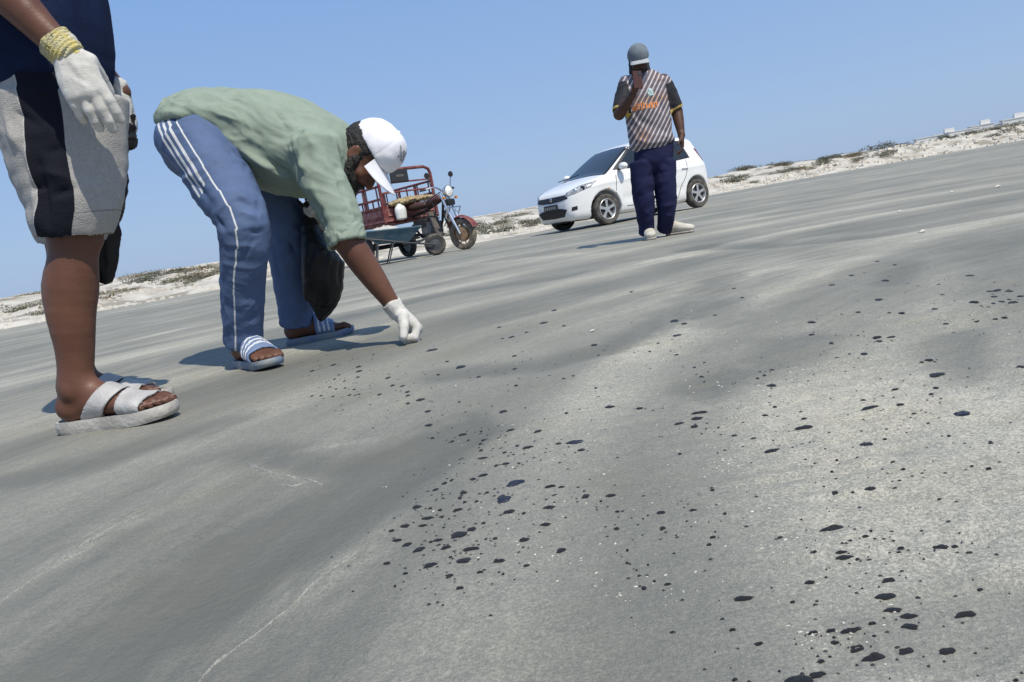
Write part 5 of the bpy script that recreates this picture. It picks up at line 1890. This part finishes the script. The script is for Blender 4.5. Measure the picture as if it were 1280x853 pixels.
def make_tricycle():
    yaw = math.radians(-50)
    t = thing('cargo_tricycle', 'maroon motor cargo tricycle with railed bed facing the camera', 'tricycle', (-1.51, 15.2, .0), yaw)
    red = mat('maroon_paint', (.135, .022, .024), .65, (.22, .10, .08), 7, .1, 30, lo=.40, hi=.70)
    redl = mat('faded_maroon_print', (.33, .16, .14), .7, (.24, .06, .06), 9)
    blk = m_dark
    metal = mat('dull_steel', (.22, .21, .20), .45, (.12, .11, .10), 12, metal=.6)
    W = .62
    # bed
    MB().box((-.95, 0, .735), (1.86, 2 * W, .05)).build('bed_floor', red, t)
    for sg in (-1, 1):
        sd = MB().box((-.95, sg * W, .90), (1.86, .035, .31)).build('side_panel', red, t)
        for xx in (-1.42, -.48):
            MB().box((xx, sg * (W + .02), .93), (.80, .012, .12)).build('pressed_panel', redl, sd)
        MB().box((-.95, sg * (W + .024), 1.045), (1.86, .03, .035)).build('top_edge', red, sd)
        MB().box((-.95, sg * (W + .022), .78), (1.86, .03, .03)).build('bottom_edge', redl, sd)
        for xx in (-1.86, -1.25, -.64):
            MB().tube([(xx, sg * W, .76), (xx, sg * W, 1.44)], .030, 6).build('post', red, t)
        for z_ in (1.20, 1.44):
            MB().tube([(-1.88, sg * W, z_), (-.04, sg * W, z_)], .024, 6).build('rail', red, t)
        for k_ in range(9):
            MB().tube([(-1.75 + .2 * k_, sg * W, 1.05), (-1.75 + .2 * k_, sg * W, 1.20 if k_ % 2 else 1.44)], .016, 5).build('baluster', red, t)
    MB().box((-1.88, 0, .90), (.035, 2 * W, .31)).build('tailgate', red, t)
    fp = MB().box((-.03, 0, .90), (.035, 2 * W, .31)).build('front_panel', red, t)
    MB().box((.0, 0, .93), (.012, 2 * W - .14, .14)).build('pressed_panel', redl, fp)
    MB().box((.0, 0, .775), (.02, 2 * W, .03)).build('bottom_edge', redl, fp)
    # hoop behind the driver
    MB().tube([(-.02, -W, .74), (-.02, -W, 1.60), (-.02, -W + .03, 1.68), (-.02, -W + .14, 1.73), (-.02, W - .14, 1.73), (-.02, W - .03, 1.68), (-.02, W, 1.60), (-.02, W, .74)], .032, 8).build('hoop', red, t)
    MB().tube([(-.02, -W, 1.30), (-.02, W, 1.30)], .018, 6).build('rail', red, t)
    MB().tube([(-.02, -W, 1.48), (-.02, W, 1.48)], .016, 6).build('rail', red, t)
    bx = MB().box((.0, -.14, 1.60), (.05, .40, .24), bev=.012).build('back_pad', mat('black_vinyl', (.022, .022, .024), .5), t)
    for k_ in range(4):
        MB().box((.028, -.20 + .045 * k_, 1.60), (.004, .03, .045)).build('pad_print', mat('grey_print', (.12, .12, .12), .7), bx)
    # load and seat
    Sx = SDF().tube([((.06, -.48, 1.08), .10, .03), ((.10, -.25, 1.10), .15, .05), ((.10, 0, 1.11), .16, .05), ((.08, .25, 1.12), .13, .04), ((.06, .5, 1.12), .08, .025)], (1, 0, 0))
    Vx, Fx = Sx.mesh(.02, 1)
    obj('sacking', crumple(crumple(Vx, Fx, .035, 9, None, 1, 4), Fx, .014, 24, None, 1, 5), Fx, mat('ochre_sacking', (.40, .33, .19), .9, (.22, .15, .08), 14), t, world_co=False)
    Sx = SDF().tube([((.12, 0, .95), .19, .07), ((.35, 0, .96), .18, .075), ((.6, 0, .95), .13, .06)], (0, 1, 0))
    Vx, Fx = Sx.mesh(.02, 1)
    obj('seat', Vx, Fx, mat('brown_vinyl_seat', (.065, .028, .022), .5), t, world_co=False)
    # motorcycle front
    Sx = SDF().tube([((.62, 0, .96), .09, .07), ((.82, 0, 1.0), .12, .09), ((1.00, 0, 1.01), .08, .06)], (0, 1, 0))
    Vx, Fx = Sx.mesh(.018, 1)
    obj('fuel_tank', Vx, Fx, mat('dull_maroon_tank', (.07, .018, .02), .5, (.12, .05, .045), 8), t, world_co=False)
    MB().tube([(1.10, 0, 1.02), (.95, 0, .60), (.78, 0, .36), (.2, 0, .36), (-.05, 0, .62)], .025, 7).tube([(1.08, 0, .98), (.5, 0, .84), (.0, 0, .78)], .025, 7).tube([(.3, -.18, .37), (-1.7, -.3, .55)], .03, 6).tube([(.3, .18, .37), (-1.7, .3, .55)], .03, 6).build('frame', blk, t)
    en = MB().box((.58, 0, .50), (.34, .30, .24), bev=.04).build('engine', metal, t)
    for k_ in range(5):
        MB().box((.66, 0, .65 + .03 * k_), (.18, .20, .012)).build('cooling_fin', metal, en)
    MB().tube([(.72, -.14, .60), (.80, -.20, .42), (.5, -.24, .30), (-.1, -.26, .30)], .025, 7, sub=3).build('exhaust_pipe', metal, t)
    MB().box((.42, 0, .62), (.42, .34, .16), bev=.04).build('air_box', blk, t)
    MB().box((.95, -.17, .55), (.06, .16, .50), ry=-.35, bev=.02).box((.95, .17, .55), (.06, .16, .50), ry=-.35, bev=.02).build('leg_shield', mat('dusty_black', (.035, .032, .03), .7, (.10, .085, .07), 9), t)
    MB().tube([(.9, -.12, .98), (.98, -.15, .75), (.75, -.16, .55)], .012, 5, sub=4).tube([(1.0, .1, 1.1), (1.08, .12, .8), (.8, .14, .5)], .010, 5, sub=4).tube([(1.05, 0, 1.12), (.9, -.2, 1.0), (.6, -.18, .7)], .010, 5, sub=4).build('cables', blk, t)
    MB().box((.25, -.30, .36), (.40, .16, .03)).box((.25, .30, .36), (.40, .16, .03)).build('footboard', blk, t)
    # steering turned a little to the side
    fx0 = np.array((1.50, 0, .0))
    a = math.radians(12)
    Rz = np.array([[math.cos(a), -math.sin(a), 0], [math.sin(a), math.cos(a), 0], [0, 0, 1]])
    R_ = lambda x, y, z: tuple(fx0 + Rz @ np.array((x, y, z)))
    wl = bpy.data.objects.new('front_wheel', mkmesh('front_wheel', *(lambda b_: (b_.V, b_.F))(MB().lathe([(.205, -.045), (.25, -.062), (.285, -.045), (.295, 0), (.285, .045), (.25, .062), (.205, .045)], (0, 0, 0), (0, 1, 0), 36)), mat('dusty_tyre', (.10, .085, .065), .9, (.25, .21, .16), 14)))
    COL.objects.link(wl)
    wl.parent = t
    wl.location = R_(0, 0, .295)
    wl.rotation_euler = (0, 0, a)
    tan = mat('sandy_rim', (.36, .24, .14), .7, (.22, .14, .08), 14)
    MB().lathe([(.212, -.04), (.20, -.05), (.19, -.02), (.19, .02), (.20, .05), (.212, .04)], (0, 0, 0), (0, 1, 0), 32).build('rim', tan, wl, True)
    MB().lathe([(.0, -.055), (.13, -.05), (.14, -.02), (.14, .02), (.13, .05), (0, .055)], (0, 0, 0), (0, 1, 0), 24).build('hub', tan, wl, True)
    for k_ in range(9):
        w_ = 2 * math.pi * k_ / 9
        MB().tube([(math.cos(w_) * .13, 0, math.sin(w_) * .13), (math.cos(w_) * .2, 0, math.sin(w_) * .2)], .011, 5).build('spoke', tan, wl)
    for sg in (-1, 1):
        MB().tube([R_(0, sg * .09, .295), R_(-.17, sg * .09, .72)], .034, 8).build('fork_slider', m_chrome, t)
        MB().tube([R_(-.17, sg * .09, .70), R_(-.30, sg * .09, 1.08)], .028, 8).build('fork_tube', m_chrome, t)
        MB().tube([R_(-.28, sg * .04, 1.12), R_(-.30, sg * .20, 1.20), R_(-.40, sg * .40, 1.18)], .014, 7, sub=3).build('handlebar', m_chrome, t)
        MB().tube([R_(-.38, sg * .36, 1.18), R_(-.43, sg * .47, 1.17)], .019, 7).build('grip', blk, t)
        mrr = MB().tube([R_(-.33, sg * .26, 1.20), R_(-.33, sg * .32, 1.38)], .007, 5).build('mirror_stalk', blk, t)
        MB().lathe([(.0, .012), (.05, .010), (.055, -.006), (0, -.01)], R_(-.33, sg * .33, 1.42), R_(-1.5 - 1, 0, 0) if 0 else (-1, 0, 0), 14).build('mirror', blk, mrr)
        MB().lathe([(.0, .03), (.022, .025), (.028, -.01), (0, -.015)], R_(-.16, sg * .17, .98), (1, 0, 0), 12).build('indicator', mat('amber_lens', (.5, .2, .03), .3), t)
    hl = MB().lathe([(.0, -.12), (.07, -.09), (.105, -.02), (.108, .02)], R_(-.17, 0, 1.10), Rz @ np.array((1, 0, .05)), 22).build('headlight_shell', m_chrome, t, True)
    MB().lathe([(.0, .045), (.06, .036), (.10, .018)], R_(-.17, 0, 1.10), Rz @ np.array((1, 0, .05)), 22).build('headlight_lens', mat('lamp_lens', (.75, .75, .72), .15, coat=.5), hl, True)
    MB().box(R_(-.18, 0, .90), (.10, .20, .12), rz=a, bev=.03).build('front_cowl', blk, t)
    fen = MB()
    for k_ in range(12):
        w0, w1 = [math.radians(20 + 130 * q_ / 12) for q_ in (k_, k_ + 1)]
        p = [R_(.345 * math.cos(w_), s_, .295 + .345 * math.sin(w_)) for w_ in (w0, w1) for s_ in (-.085, 0, .085)]
        fen.add([(x, y, z - (.03 if i_ % 3 != 1 else 0)) for i_, (x, y, z) in enumerate(p)], [(0, 1, 4, 3), (1, 2, 5, 4)])
    fen.build('front_mudguard', red, t, True)
    MB().tube([R_(-.2, -.16, .62), R_(-.1, -.18, .8), R_(-.1, .18, .8), R_(-.2, .16, .62)], .014, 6).build('crash_bar', m_chrome, t)
    # rear wheels
    for sg in (-1, 1):
        w = bpy.data.objects.new('rear_wheel', mkmesh('rear_wheel', *(lambda b_: (b_.V, b_.F))(MB().lathe([(.20, -.05), (.25, -.065), (.285, -.05), (.295, 0), (.285, .05), (.25, .065), (.20, .05)], (0, 0, 0), (0, 1, 0), 32)), m_tyre))
        COL.objects.link(w)
        w.parent = t
        w.location = (-1.15, sg * .52, .295)
        MB().lathe([(.0, .02 * sg), (.08, .03 * sg), (.19, .0), (.205, .05 * sg)], (0, 0, 0), (0, 1, 0), 24).build('rim', metal, w, True)
        MB().tube([(-1.55, sg * .35, .56), (-1.15, sg * .35, .33), (-.75, sg * .35, .56)], .03, 6, sub=3).build('leaf_spring', blk, t)
    MB().tube([(-1.15, -.5, .295), (-1.15, .5, .295)], .045, 8).build('rear_axle', blk, t)
    # things carried at the front
    j = thing('plastic_can', 'white plastic can tied to the front of the tricycle bed', 'can', t.location + Matrix.Rotation(yaw, 3, 'Z') @ Vector((.16, -.36, .80)), yaw)
    Sx = SDF().tube([((0, 0, -.02), .11, .08), ((0, 0, .14), .12, .085), ((0, 0, .20), .07, .05), ((.0, 0, .27), .03, .03)], (0, 1, 0), end=.4)
    Vx, Fx = Sx.mesh(.012, 1)
    obj('can_body', Vx, Fx, mat('white_plastic', (.68, .68, .65), .5), j, world_co=False)
    MB().lathe([(.0, .30), (.035, .30), (.035, .26)], (0, 0, 0), (0, 0, 1), 14).build('cap', blk, j)


make_tricycle()


def make_barrow():
    yaw = math.radians(12)
    t = thing('wheelbarrow', 'blue wheelbarrow standing in front of the cargo tricycle', 'wheelbarrow', (-1.76, 13.55, 0), yaw)
    blue = mat('blue_barrow_paint', (.020, .085, .135), .6, (.09, .13, .15), 7, .1, 20)
    blk = mat('barrow_steel', (.05, .055, .06), .5)
    V = [(-.52, -.30, .60), (.50, -.30, .54), (.50, .30, .54), (-.52, .30, .60), (-.28, -.19, .36), (.26, -.19, .33), (.26, .19, .33), (-.28, .19, .36)]
    Vi = [(x * .965, y * .95, z + .012) for x, y, z in V]
    F = [(0, 1, 5, 4), (1, 2, 6, 5), (2, 3, 7, 6), (3, 0, 4, 7), (4, 5, 6, 7)]
    tr = MB().add(V, F).add(Vi, [f[::-1] for f in F]).build('tray', blue, t)
    MB().tube([np.array(v) + (0, 0, .008) for v in V[:4]], .014, 6, closed=True).build('tray_rim', blue, tr)
    for sg in (-1, 1):
        MB().tube([(.70, sg * .06, .20), (.1, sg * .2, .34), (-.5, sg * .25, .50), (-1.0, sg * .27, .56)], .017, 7, sub=2).build('handle', blk, t)
        MB().tube([(-.28, sg * .22, .42), (-.36, sg * .24, .012), (-.16, sg * .24, .012), (-.02, sg * .2, .35)], .013, 6).build('leg', blk, t)
    wl = MB().lathe([(.11, -.03), (.16, -.045), (.19, -.025), (.195, 0), (.19, .025), (.16, .045), (.11, .03)], (.72, 0, .195), (0, 1, 0), 24).build('wheel', m_tyre, t, True)
    MB().lathe([(.0, -.04), (.05, -.03), (.115, -.02), (.115, .02), (.05, .03), (0, .04)], (.72, 0, .195), (0, 1, 0), 18).build('rim', blk, wl, True)
    s = thing('cloth_sack', 'pale cloth sack lying in the blue wheelbarrow', 'sack', t.location + Matrix.Rotation(yaw, 3, 'Z') @ Vector((-.1, 0, .40)), yaw)
    Sx = SDF().tube([((-.26, 0, .14), .14, .07), ((-.1, 0, .17), .19, .10), ((.12, -.02, .14), .17, .08), ((.26, 0, .10), .10, .05)], (0, 1, 0))
    Vx, Fx = Sx.mesh(.018, 1)
    obj('sack_body', crumple(Vx, Fx, .035, 6, None, 1, 8), Fx, mat('pale_sackcloth', (.50, .47, .42), .9, (.36, .33, .29), 7), s, world_co=False)
    MB().tube([(.24, -.1, .12), (.30, 0, .13), (.26, .1, .12)], .014, 6, sub=3).build('tie_cord', mat('cord', (.55, .5, .4), .9), s)


make_barrow()

# ================================================================== TAR SPOTS AND SHELLS
ZA = (440, 500, 3.048, '287,33,28,9;289,84,36,9;300,120,20,6;375,127,22,7;416,102,38,9;487,92,14,6;438,124,14,6;499,133,26,8;486,148,20,8;488,172,20,8;497,211,34,12;575,32,34,11;602,103,38,9;707,112,36,11;628,166,18,8;579,191,20,8;668,175,50,8;785,158,28,8;847,153,72,20;872,181,36,10;980,22,42,12;1095,27,30,8;815,41,16,8;1245,79,36,11;1247,192,18,9;547,240,20,9;584,233,34,10;636,236,10,8;497,277,44,11;459,292,26,12;377,294,16,9;350,303,26,9;316,329,28,10;622,309,92,26;576,372,66,40;752,322,56,10;795,322,30,6;424,347,32,14;513,346,20,8;410,367,20,14;428,384,18,8;473,381,18,7;244,399,44,16;296,403,18,8;333,409,22,9;400,409,44,11;283,441,50,14;341,434,18,10;266,469,36,10;200,475,44,14;149,493,28,10;597,421,58,15;653,425,18,9;750,400,54,15;736,468,48,15;888,355,36,20;983,349,44,13;946,370,14,8;1008,408,20,8;1174,412,38,14;1005,472,28,14;1180,470,30,16;168,524,44,12;207,537,42,18;255,560,54,22;326,526,44,12;298,532,20,8;356,556,50,14;406,508,72,34;454,487,44,18;452,560,76,16;499,462,20,8;544,520,22,10;653,523,50,17;795,566,50,20;558,607,60,13;130,612,36,13;296,620,60,22;424,604,70,24;202,654,24,10;370,664,32,20;487,653,30,9;575,658,14,10;662,623,28,8;410,713,36,13;162,702,14,9;373,590,16,8;1108,694,24,18;1198,677,28,10;1148,664,14,8;1045,600,14,10;1124,604,12,8;1046,552,14,14')
ZB = (860, 500, 2.417, '31,31,60,6;24,46,44,9;18,71,28,9;138,90,20,7;230,38,22,6;261,10,16,6;350,48,22,8;349,80,70,11;254,142,48,12;550,16,74,10;640,5,26,8;682,32,18,7;828,32,58,18;535,114,50,15;592,94,16,6;787,94,14,6;914,117,18,6;197,107,20,6;447,156,12,5;510,155,12,5;617,168,14,6;432,197,14,8;650,204,16,8;638,232,14,6;550,254,36,12;496,264,10,6;443,268,22,12;758,282,18,7;857,193,14,7;908,201,22,7;72,258,16,7;12,315,28,8;110,331,14,6;437,373,92,22;552,386,12,8;535,401,22,10;72,394,24,8;61,417,20,8;276,400,20,7;382,450,16,7;460,446,40,10;470,460,60,16;510,465,16,8;642,435,24,8;760,428,64,18;803,416,28,10;848,445,26,8;605,536,44,20;596,582,70,26;616,618,66,20;664,636,58,22;668,669,58,28;367,541,36,10;162,584,76,18;314,594,20,8;837,634,72,26;880,549,26,9;555,664,30,10;133,683,24,8;214,723,26,12;490,684,62,18;509,727,56,28;562,757,90,32;657,740,60,26;782,743,60,26;400,771,28,14;139,831,22,10;333,834,100,44;388,818,62,24;750,845,44,14;990,835,20,10;375,688,40,14;440,710,30,14;430,680,36,12')
ZC = (380, 320, 2.667, '148,302,26,6;230,320,12,6;25,376,22,7;96,355,26,16;180,362,26,12;182,378,28,8;100,404,14,7;133,410,14,7;178,397,18,7;115,390,12,5;85,430,14,6;105,436,12,6;135,432,14,7;165,436,16,8;55,458,14,6;95,460,14,7;150,455,16,7;182,453,14,7;25,460,14,6;278,398,24,8;293,423,22,8;326,425,20,9;343,447,22,8;345,460,20,7;250,455,20,12;345,484,20,8;386,472,34,12;425,307,50,8;521,360,42,12;580,393,22,8;445,384,16,8;700,365,18,12;740,246,18,8;797,215,32,8;833,177,26,6;865,226,18,6;1232,200,40,10;1243,255,40,12;965,286,28,7;980,320,14,9;1180,287,14,7;1152,315,12,6;1240,320,24,6;865,404,16,6;897,398,12,8;972,436,12,8;705,424,18,6;700,326,20,6;660,267,14,6;650,232,20,7;690,262,30,5;516,479,14,7;475,344,18,6;1090,115,16,6')
ZD = (800, 240, 2.667, '816,283,30,9;794,350,36,9;705,268,24,6;790,225,20,6;848,233,18,5;640,300,24,6;312,312,16,8;340,341,16,6;110,413,40,8;147,435,24,8;122,468,36,12;248,397,14,8;60,498,12,8;33,527,14,6;120,535,20,6;790,478,30,9;836,478,28,7;797,493,20,10;747,536,24,9;697,531,12,6;657,543,18,8;637,497,14,8;571,462,26,8;572,428,30,14;727,394,18,8;830,397,12,8;872,399,24,7;982,386,24,6;1020,433,18,6;1098,268,28,9;1008,335,16,8;1113,360,30,10;1137,370,14,8;1165,322,24,8;1190,320,36,6;1180,338,26,8;1230,322,28,8;1205,355,20,8;1243,360,32,10;1177,362,16,10;1160,376,16,8;1215,412,20,8;1185,416,16,6;1120,424,14,7;1268,335,20,8;1230,346,14,7;995,300,14,7;962,549,30,10;938,556,14,6;985,598,70,16;1268,573,24,10;985,645,22,8;970,665,20,8;850,653,24,7;742,680,20,9;866,697,22,12;437,640,38,12;438,577,18,8;413,599,14,7;390,607,12,6;203,601,18,7;213,560,14,6;180,575,14,6')
blobs = []
for ox, oy, sc_, txt in (ZA, ZB, ZC, ZD):
    for e in txt.split(';'):
        x, y, w, h_ = map(float, e.split(','))
        x, y, w, h_ = ox + x / sc_, oy + y / sc_, w / sc_, h_ / sc_
        if all(math.hypot(x - b[0], (y - b[1]) * 2) > 4 for b in blobs):
            blobs.append((x, y, w, h_))
m_tar = mat('black_tar', (.014, .014, .017), .5, (.075, .073, .068), 130, .6, 240, lo=.5, hi=.78)
m_tar2 = mat('bluish_wet_tar', (.018, .019, .038), .22, (.012, .012, .02), 90, .4, 240)


def tar_mesh(seed, ring=False):
    rg = np.random.default_rng(seed)
    n, k = 26, 4
    ph = rg.uniform(0, 6.28, 6)
    am = rg.uniform(.03, .17, 6) / np.array([1, 1, 1.4, 2, 2.6, 3.2])
    V, F = [(.06, 0, 1 if not ring else -.3)], []
    for j in range(1, k + 1):
        t = j / k if not ring else (.38, .52, .8, 1.0)[j - 1]
        for i in range(n):
            a = 2 * math.pi * i / n
            r = 1 + sum(am[q] * math.sin((q + 2) * a + ph[q]) for q in range(6))
            z = (1 - t ** 3) * (1 + .25 * math.sin(3 * a + ph[0]) * t)
            if ring and j == 1:
                z = -.3
            V.append((math.cos(a) * r * t * .5, math.sin(a) * r * t * .5, z if j < k else -.25))
    F += [(0, 1 + i, 1 + (i + 1) % n) for i in range(n)]
    for j in range(k - 1):
        for i in range(n):
            a, b_ = 1 + j * n + i, 1 + j * n + (i + 1) % n
            F.append((a, a + n, b_ + n, b_))
    return V, F


tar_lib = [[mkmesh('tar_spot', *tar_mesh(q), mm) for q in range(14)] for mm in (m_tar, m_tar2)]
tar_ring = [mkmesh('tar_spot', *tar_mesh(100 + q, True), m_tar) for q in range(3)]
rg = np.random.default_rng(3)
big = {  # the ones that stand out, by the place in the picture
    (629, 622): 'largest bluish wet tar spot, heart shaped, in the middle of the beach', (644, 601): 'long bluish wet tar spot just above the heart-shaped one', (717.9, 550.2): 'flat dark blue tar streak farther off, beyond the long bluish spot',
    (573, 667): 'big black tar blob at the front of the middle cluster', (579, 698): 'round black tar blob nearest the camera in the middle cluster', (1040.8, 654.3): 'long flat oval tar spot with a sandy middle at right',
    (998, 845): 'largest black tar blob at the bottom edge of the picture', (1020.5, 838.4): 'tar lobe touching the largest blob at the bottom edge', (927, 741.6): 'lone pointed tar spot with clear sand all round it', (1206, 762): 'tar ring with a sandy centre at the lower right',
    (1092.5, 813.2): 'large split tar blob left of two round ones near the bottom right', (1070.6, 800.8): 'round tar blob touching the split one near the bottom right', (1131.8, 806): 'round tar blob between the split blob and the forked one', (1183.5, 807.4): 'tar blob with a forked left tip near the bottom right',
    (1106.6, 740.8): 'wide oval tar blob second from the top in the chain at lower right', (1110.3, 721.8): 'small oval tar blob at the top of the chain at lower right', (1114.9, 755.7): 'slanting tar blob third from the top in the chain at lower right', (1134.7, 763.1): 'tar blob fourth from the top in the chain at lower right', (1136.4, 776.8): 'lowest tar blob of the chain at lower right',
    (1202.6, 513.2): 'bluish oval tar spot at the right edge, level with the sandals', (1169.3, 464.2): 'wide flat tar spot upper right, farthest of the large ones'}
zones = [(lambda x, y: y < 500 and x < 560, 'tar spot in the cluster below the bending man', 'tar spots by the gloved hand'),
         (lambda x, y: y < 500 and x < 900, 'tar spot between the gloved hand and the phone holder', 'tar spots in the middle distance'),
         (lambda x, y: y < 500, 'tar spot on the pale sand far right', 'tar spots far right'),
         (lambda x, y: x < 720 and y < 600, 'tar spot in the trail leading from the gloved hand', 'tar spots in the trail'),
         (lambda x, y: x < 720, 'tar spot in the dense middle foreground cluster', 'tar spots of the middle cluster'),
         (lambda x, y: x < 900, 'tar spot just right of the middle cluster', 'tar spots right of the middle cluster'),
         (lambda x, y: y < 640, 'tar spot at right, above the long oval spot', 'tar spots on the rough sand at right'),
         (lambda x, y: True, 'tar spot at right, below the long oval spot', 'tar spots in the right foreground')]
blobs.sort(key=lambda b: -b[2] * b[3])
tar_members = {}
BXY = np.array([G(b[0], b[1]) for b in blobs[:300]])
BZ = gh(BXY[:, 0], BXY[:, 1])
for (x, y, w, h_), bz in zip(blobs[:300], BZ):
    X, Y = G(x, y)
    W = w * Y / FPX * (.92 if Y < 1.5 else .8)
    D_ = abs(G(x, y - h_ / 2)[1] - G(x, y + h_ / 2)[1]) * .68
    D_ = min(D_, W * 1.5)
    lab, grp, wet = None, None, 0
    for (bx_, by_), l_ in big.items():
        if math.hypot(x - bx_, y - by_) < 4:
            lab, grp = l_, 'large tar spots'
            wet = int('blu' in l_)
    if lab is None:
        for fn, l_, g_ in zones:
            if fn(x, y):
                lab, grp = l_, g_
                break
    o = bpy.data.objects.new('tar_spot', tar_lib[wet][int(rg.integers(14))])
    if lab and ('sandy' in lab or 'split' in lab or 'top of the chain' in lab):
        o.data = tar_ring[int(rg.integers(3))]
    COL.objects.link(o)
    o.location = (X, Y, float(bz) + .0006)
    o.scale = (W, D_, min(.0028, .0010 + W * .05))
    o.rotation_euler = (0, 0, -ROLL * .25)
    tag(o, lab, 'tar spot', grp)
    if grp != 'large tar spots':
        tar_members.setdefault(grp, []).append((o, x, y, w, h_))

for grp, mem in tar_members.items():                        # the ones that stand out in each cluster get a label of their own
    lab = mem[0][0]['label']
    tail = lab.split('tar spot', 1)[1]
    roles = (('widest black tar spot', lambda q: -q[3]), ('thickest black tar spot', lambda q: -q[4]), ('leftmost black tar spot', lambda q: q[1]), ('rightmost black tar spot', lambda q: -q[1]),
             ('nearest black tar spot', lambda q: -q[2]), ('farthest black tar spot', lambda q: q[2]), ('longest thin tar streak', lambda q: -q[3] / q[4]), ('roundest black tar spot', lambda q: q[3] / q[4]))
    free = list(mem)
    for word, key in roles:
        if len(free) < 3: break
        q = min(free, key=key)
        free.remove(q)
        q[0]['label'] = word + tail
    for q in free:
        q[0]['label'] = 'one of the small black tar spots' + tail

# specks too small to count
V, F = [], []
SP = []
for _ in range(950):
    b = blobs[int(rg.integers(len(blobs)))]
    x, y = b[0] + rg.normal(0, 34), b[1] + rg.normal(0, 15)
    if y > 880 or y < 345 - .1 * (x - 640): continue
    SP.append((*G(x, y), rg.uniform(.0006, .0018)))
SP = np.array(SP)
for (X, Y, r), z in zip(SP, gh(SP[:, 0], SP[:, 1])):
    r = r * (.6 + .4 * Y)
    o = len(V)
    for i in range(7):
        a = 2 * math.pi * i / 7
        q = r * rg.uniform(.6, 1.3)
        V.append((X + math.cos(a) * q * 1.5, Y + math.sin(a) * q * 1.2, z + .0002))
    V.append((X, Y, z + .0016))
    F += [(o + i, o + (i + 1) % 7, o + 7) for i in range(7)]
tag(obj('tar_specks', V, F, m_tar), 'fine black tar specks sprinkled between the larger tar spots', 'tar specks', kind='stuff')

# pale shell crumbs
m_shell = mat('white_shell', (.56, .54, .48), .8, (.42, .39, .33), 60)
V, F = [], []
cl = [(905, 572, 14, 5, 40), (1030, 786, 26, 8, 60), (955, 680, 10, 4, 22), (660, 690, 60, 14, 60), (700, 640, 60, 20, 40), (800, 725, 50, 20, 60), (1000, 620, 120, 60, 120), (760, 560, 120, 60, 90), (640, 560, 90, 50, 60), (1100, 700, 90, 60, 90), (900, 450, 150, 40, 60), (1010, 455, 30, 4, 20), (920, 478, 25, 5, 25)]
SP = []
for cx, cy, sx, sy, n in cl:
    for _ in range(int(n * .45)):
        x, y = cx + rg.normal(0, sx), cy + rg.normal(0, sy)
        if y > 900: continue
        X, Y = G(x, y)
        SP.append((X, Y, rg.uniform(.0006, .0021) * (.5 + .45 * Y)))
SP = np.array(SP)
for _ in (0,):
    for (X, Y, r), z in zip(SP, gh(SP[:, 0], SP[:, 1])):
        a0, o = rg.uniform(0, 6.3), len(V)
        e = rg.uniform(.35, 1)
        for i in range(6):
            a = 2 * math.pi * i / 6
            p_ = (r * math.cos(a) * 1.4, r * e * math.sin(a))
            V.append((X + p_[0] * math.cos(a0) - p_[1] * math.sin(a0), Y + p_[0] * math.sin(a0) + p_[1] * math.cos(a0), z + .0003))
        V.append((X, Y, z + r * .6 + .0006))
        F += [(o + i, o + (i + 1) % 6, o + 6) for i in range(6)]
tag(obj('shell_crumbs', V, F, m_shell, smooth=False), 'crumbs of white shell scattered over the sand', 'shell crumbs', kind='stuff')


def shell(x, y, size, lab):
    """a fan-shaped valve with ribs"""
    X, Y = G(x, y)
    n, k = 15, 6
    V, F = [], []
    for i in range(n):
        a = math.radians(-75 + 150 * i / (n - 1))
        for j in range(k):
            t = j / (k - 1)
            r = t * (1 + .03 * math.cos(i * math.pi))
            V.append((math.sin(a) * r, math.cos(a) * r - .45, .42 * math.sin(math.pi * (.15 + .8 * t)) * math.cos(a * .8) + .02 * (i % 2)))
    for i in range(n - 1):
        for j in range(k - 1):
            F.append((i * k + j, (i + 1) * k + j, (i + 1) * k + j + 1, i * k + j + 1))
    o = obj('shell', np.array(V) * size, F, m_shell)
    o.location = (X, Y, float(gh(np.array([X]), np.array([Y]))[0]) + .001)
    o.rotation_euler = (0, 0, .7)
    tag(o, lab, 'shell', 'white shells')


shell(1153, 290, .027, 'white shell lying alone right of the phone holder')
shell(1247, 235, .04, 'far white shell near the right edge, below the skyline')
shell(1190, 241, .028, 'far pale shell left of the one near the right edge')
shell(1125, 266, .026, 'pale shell just beyond the lone white one')
shell(740, 411, .013, 'small white shell on the track right of the gloved hand')
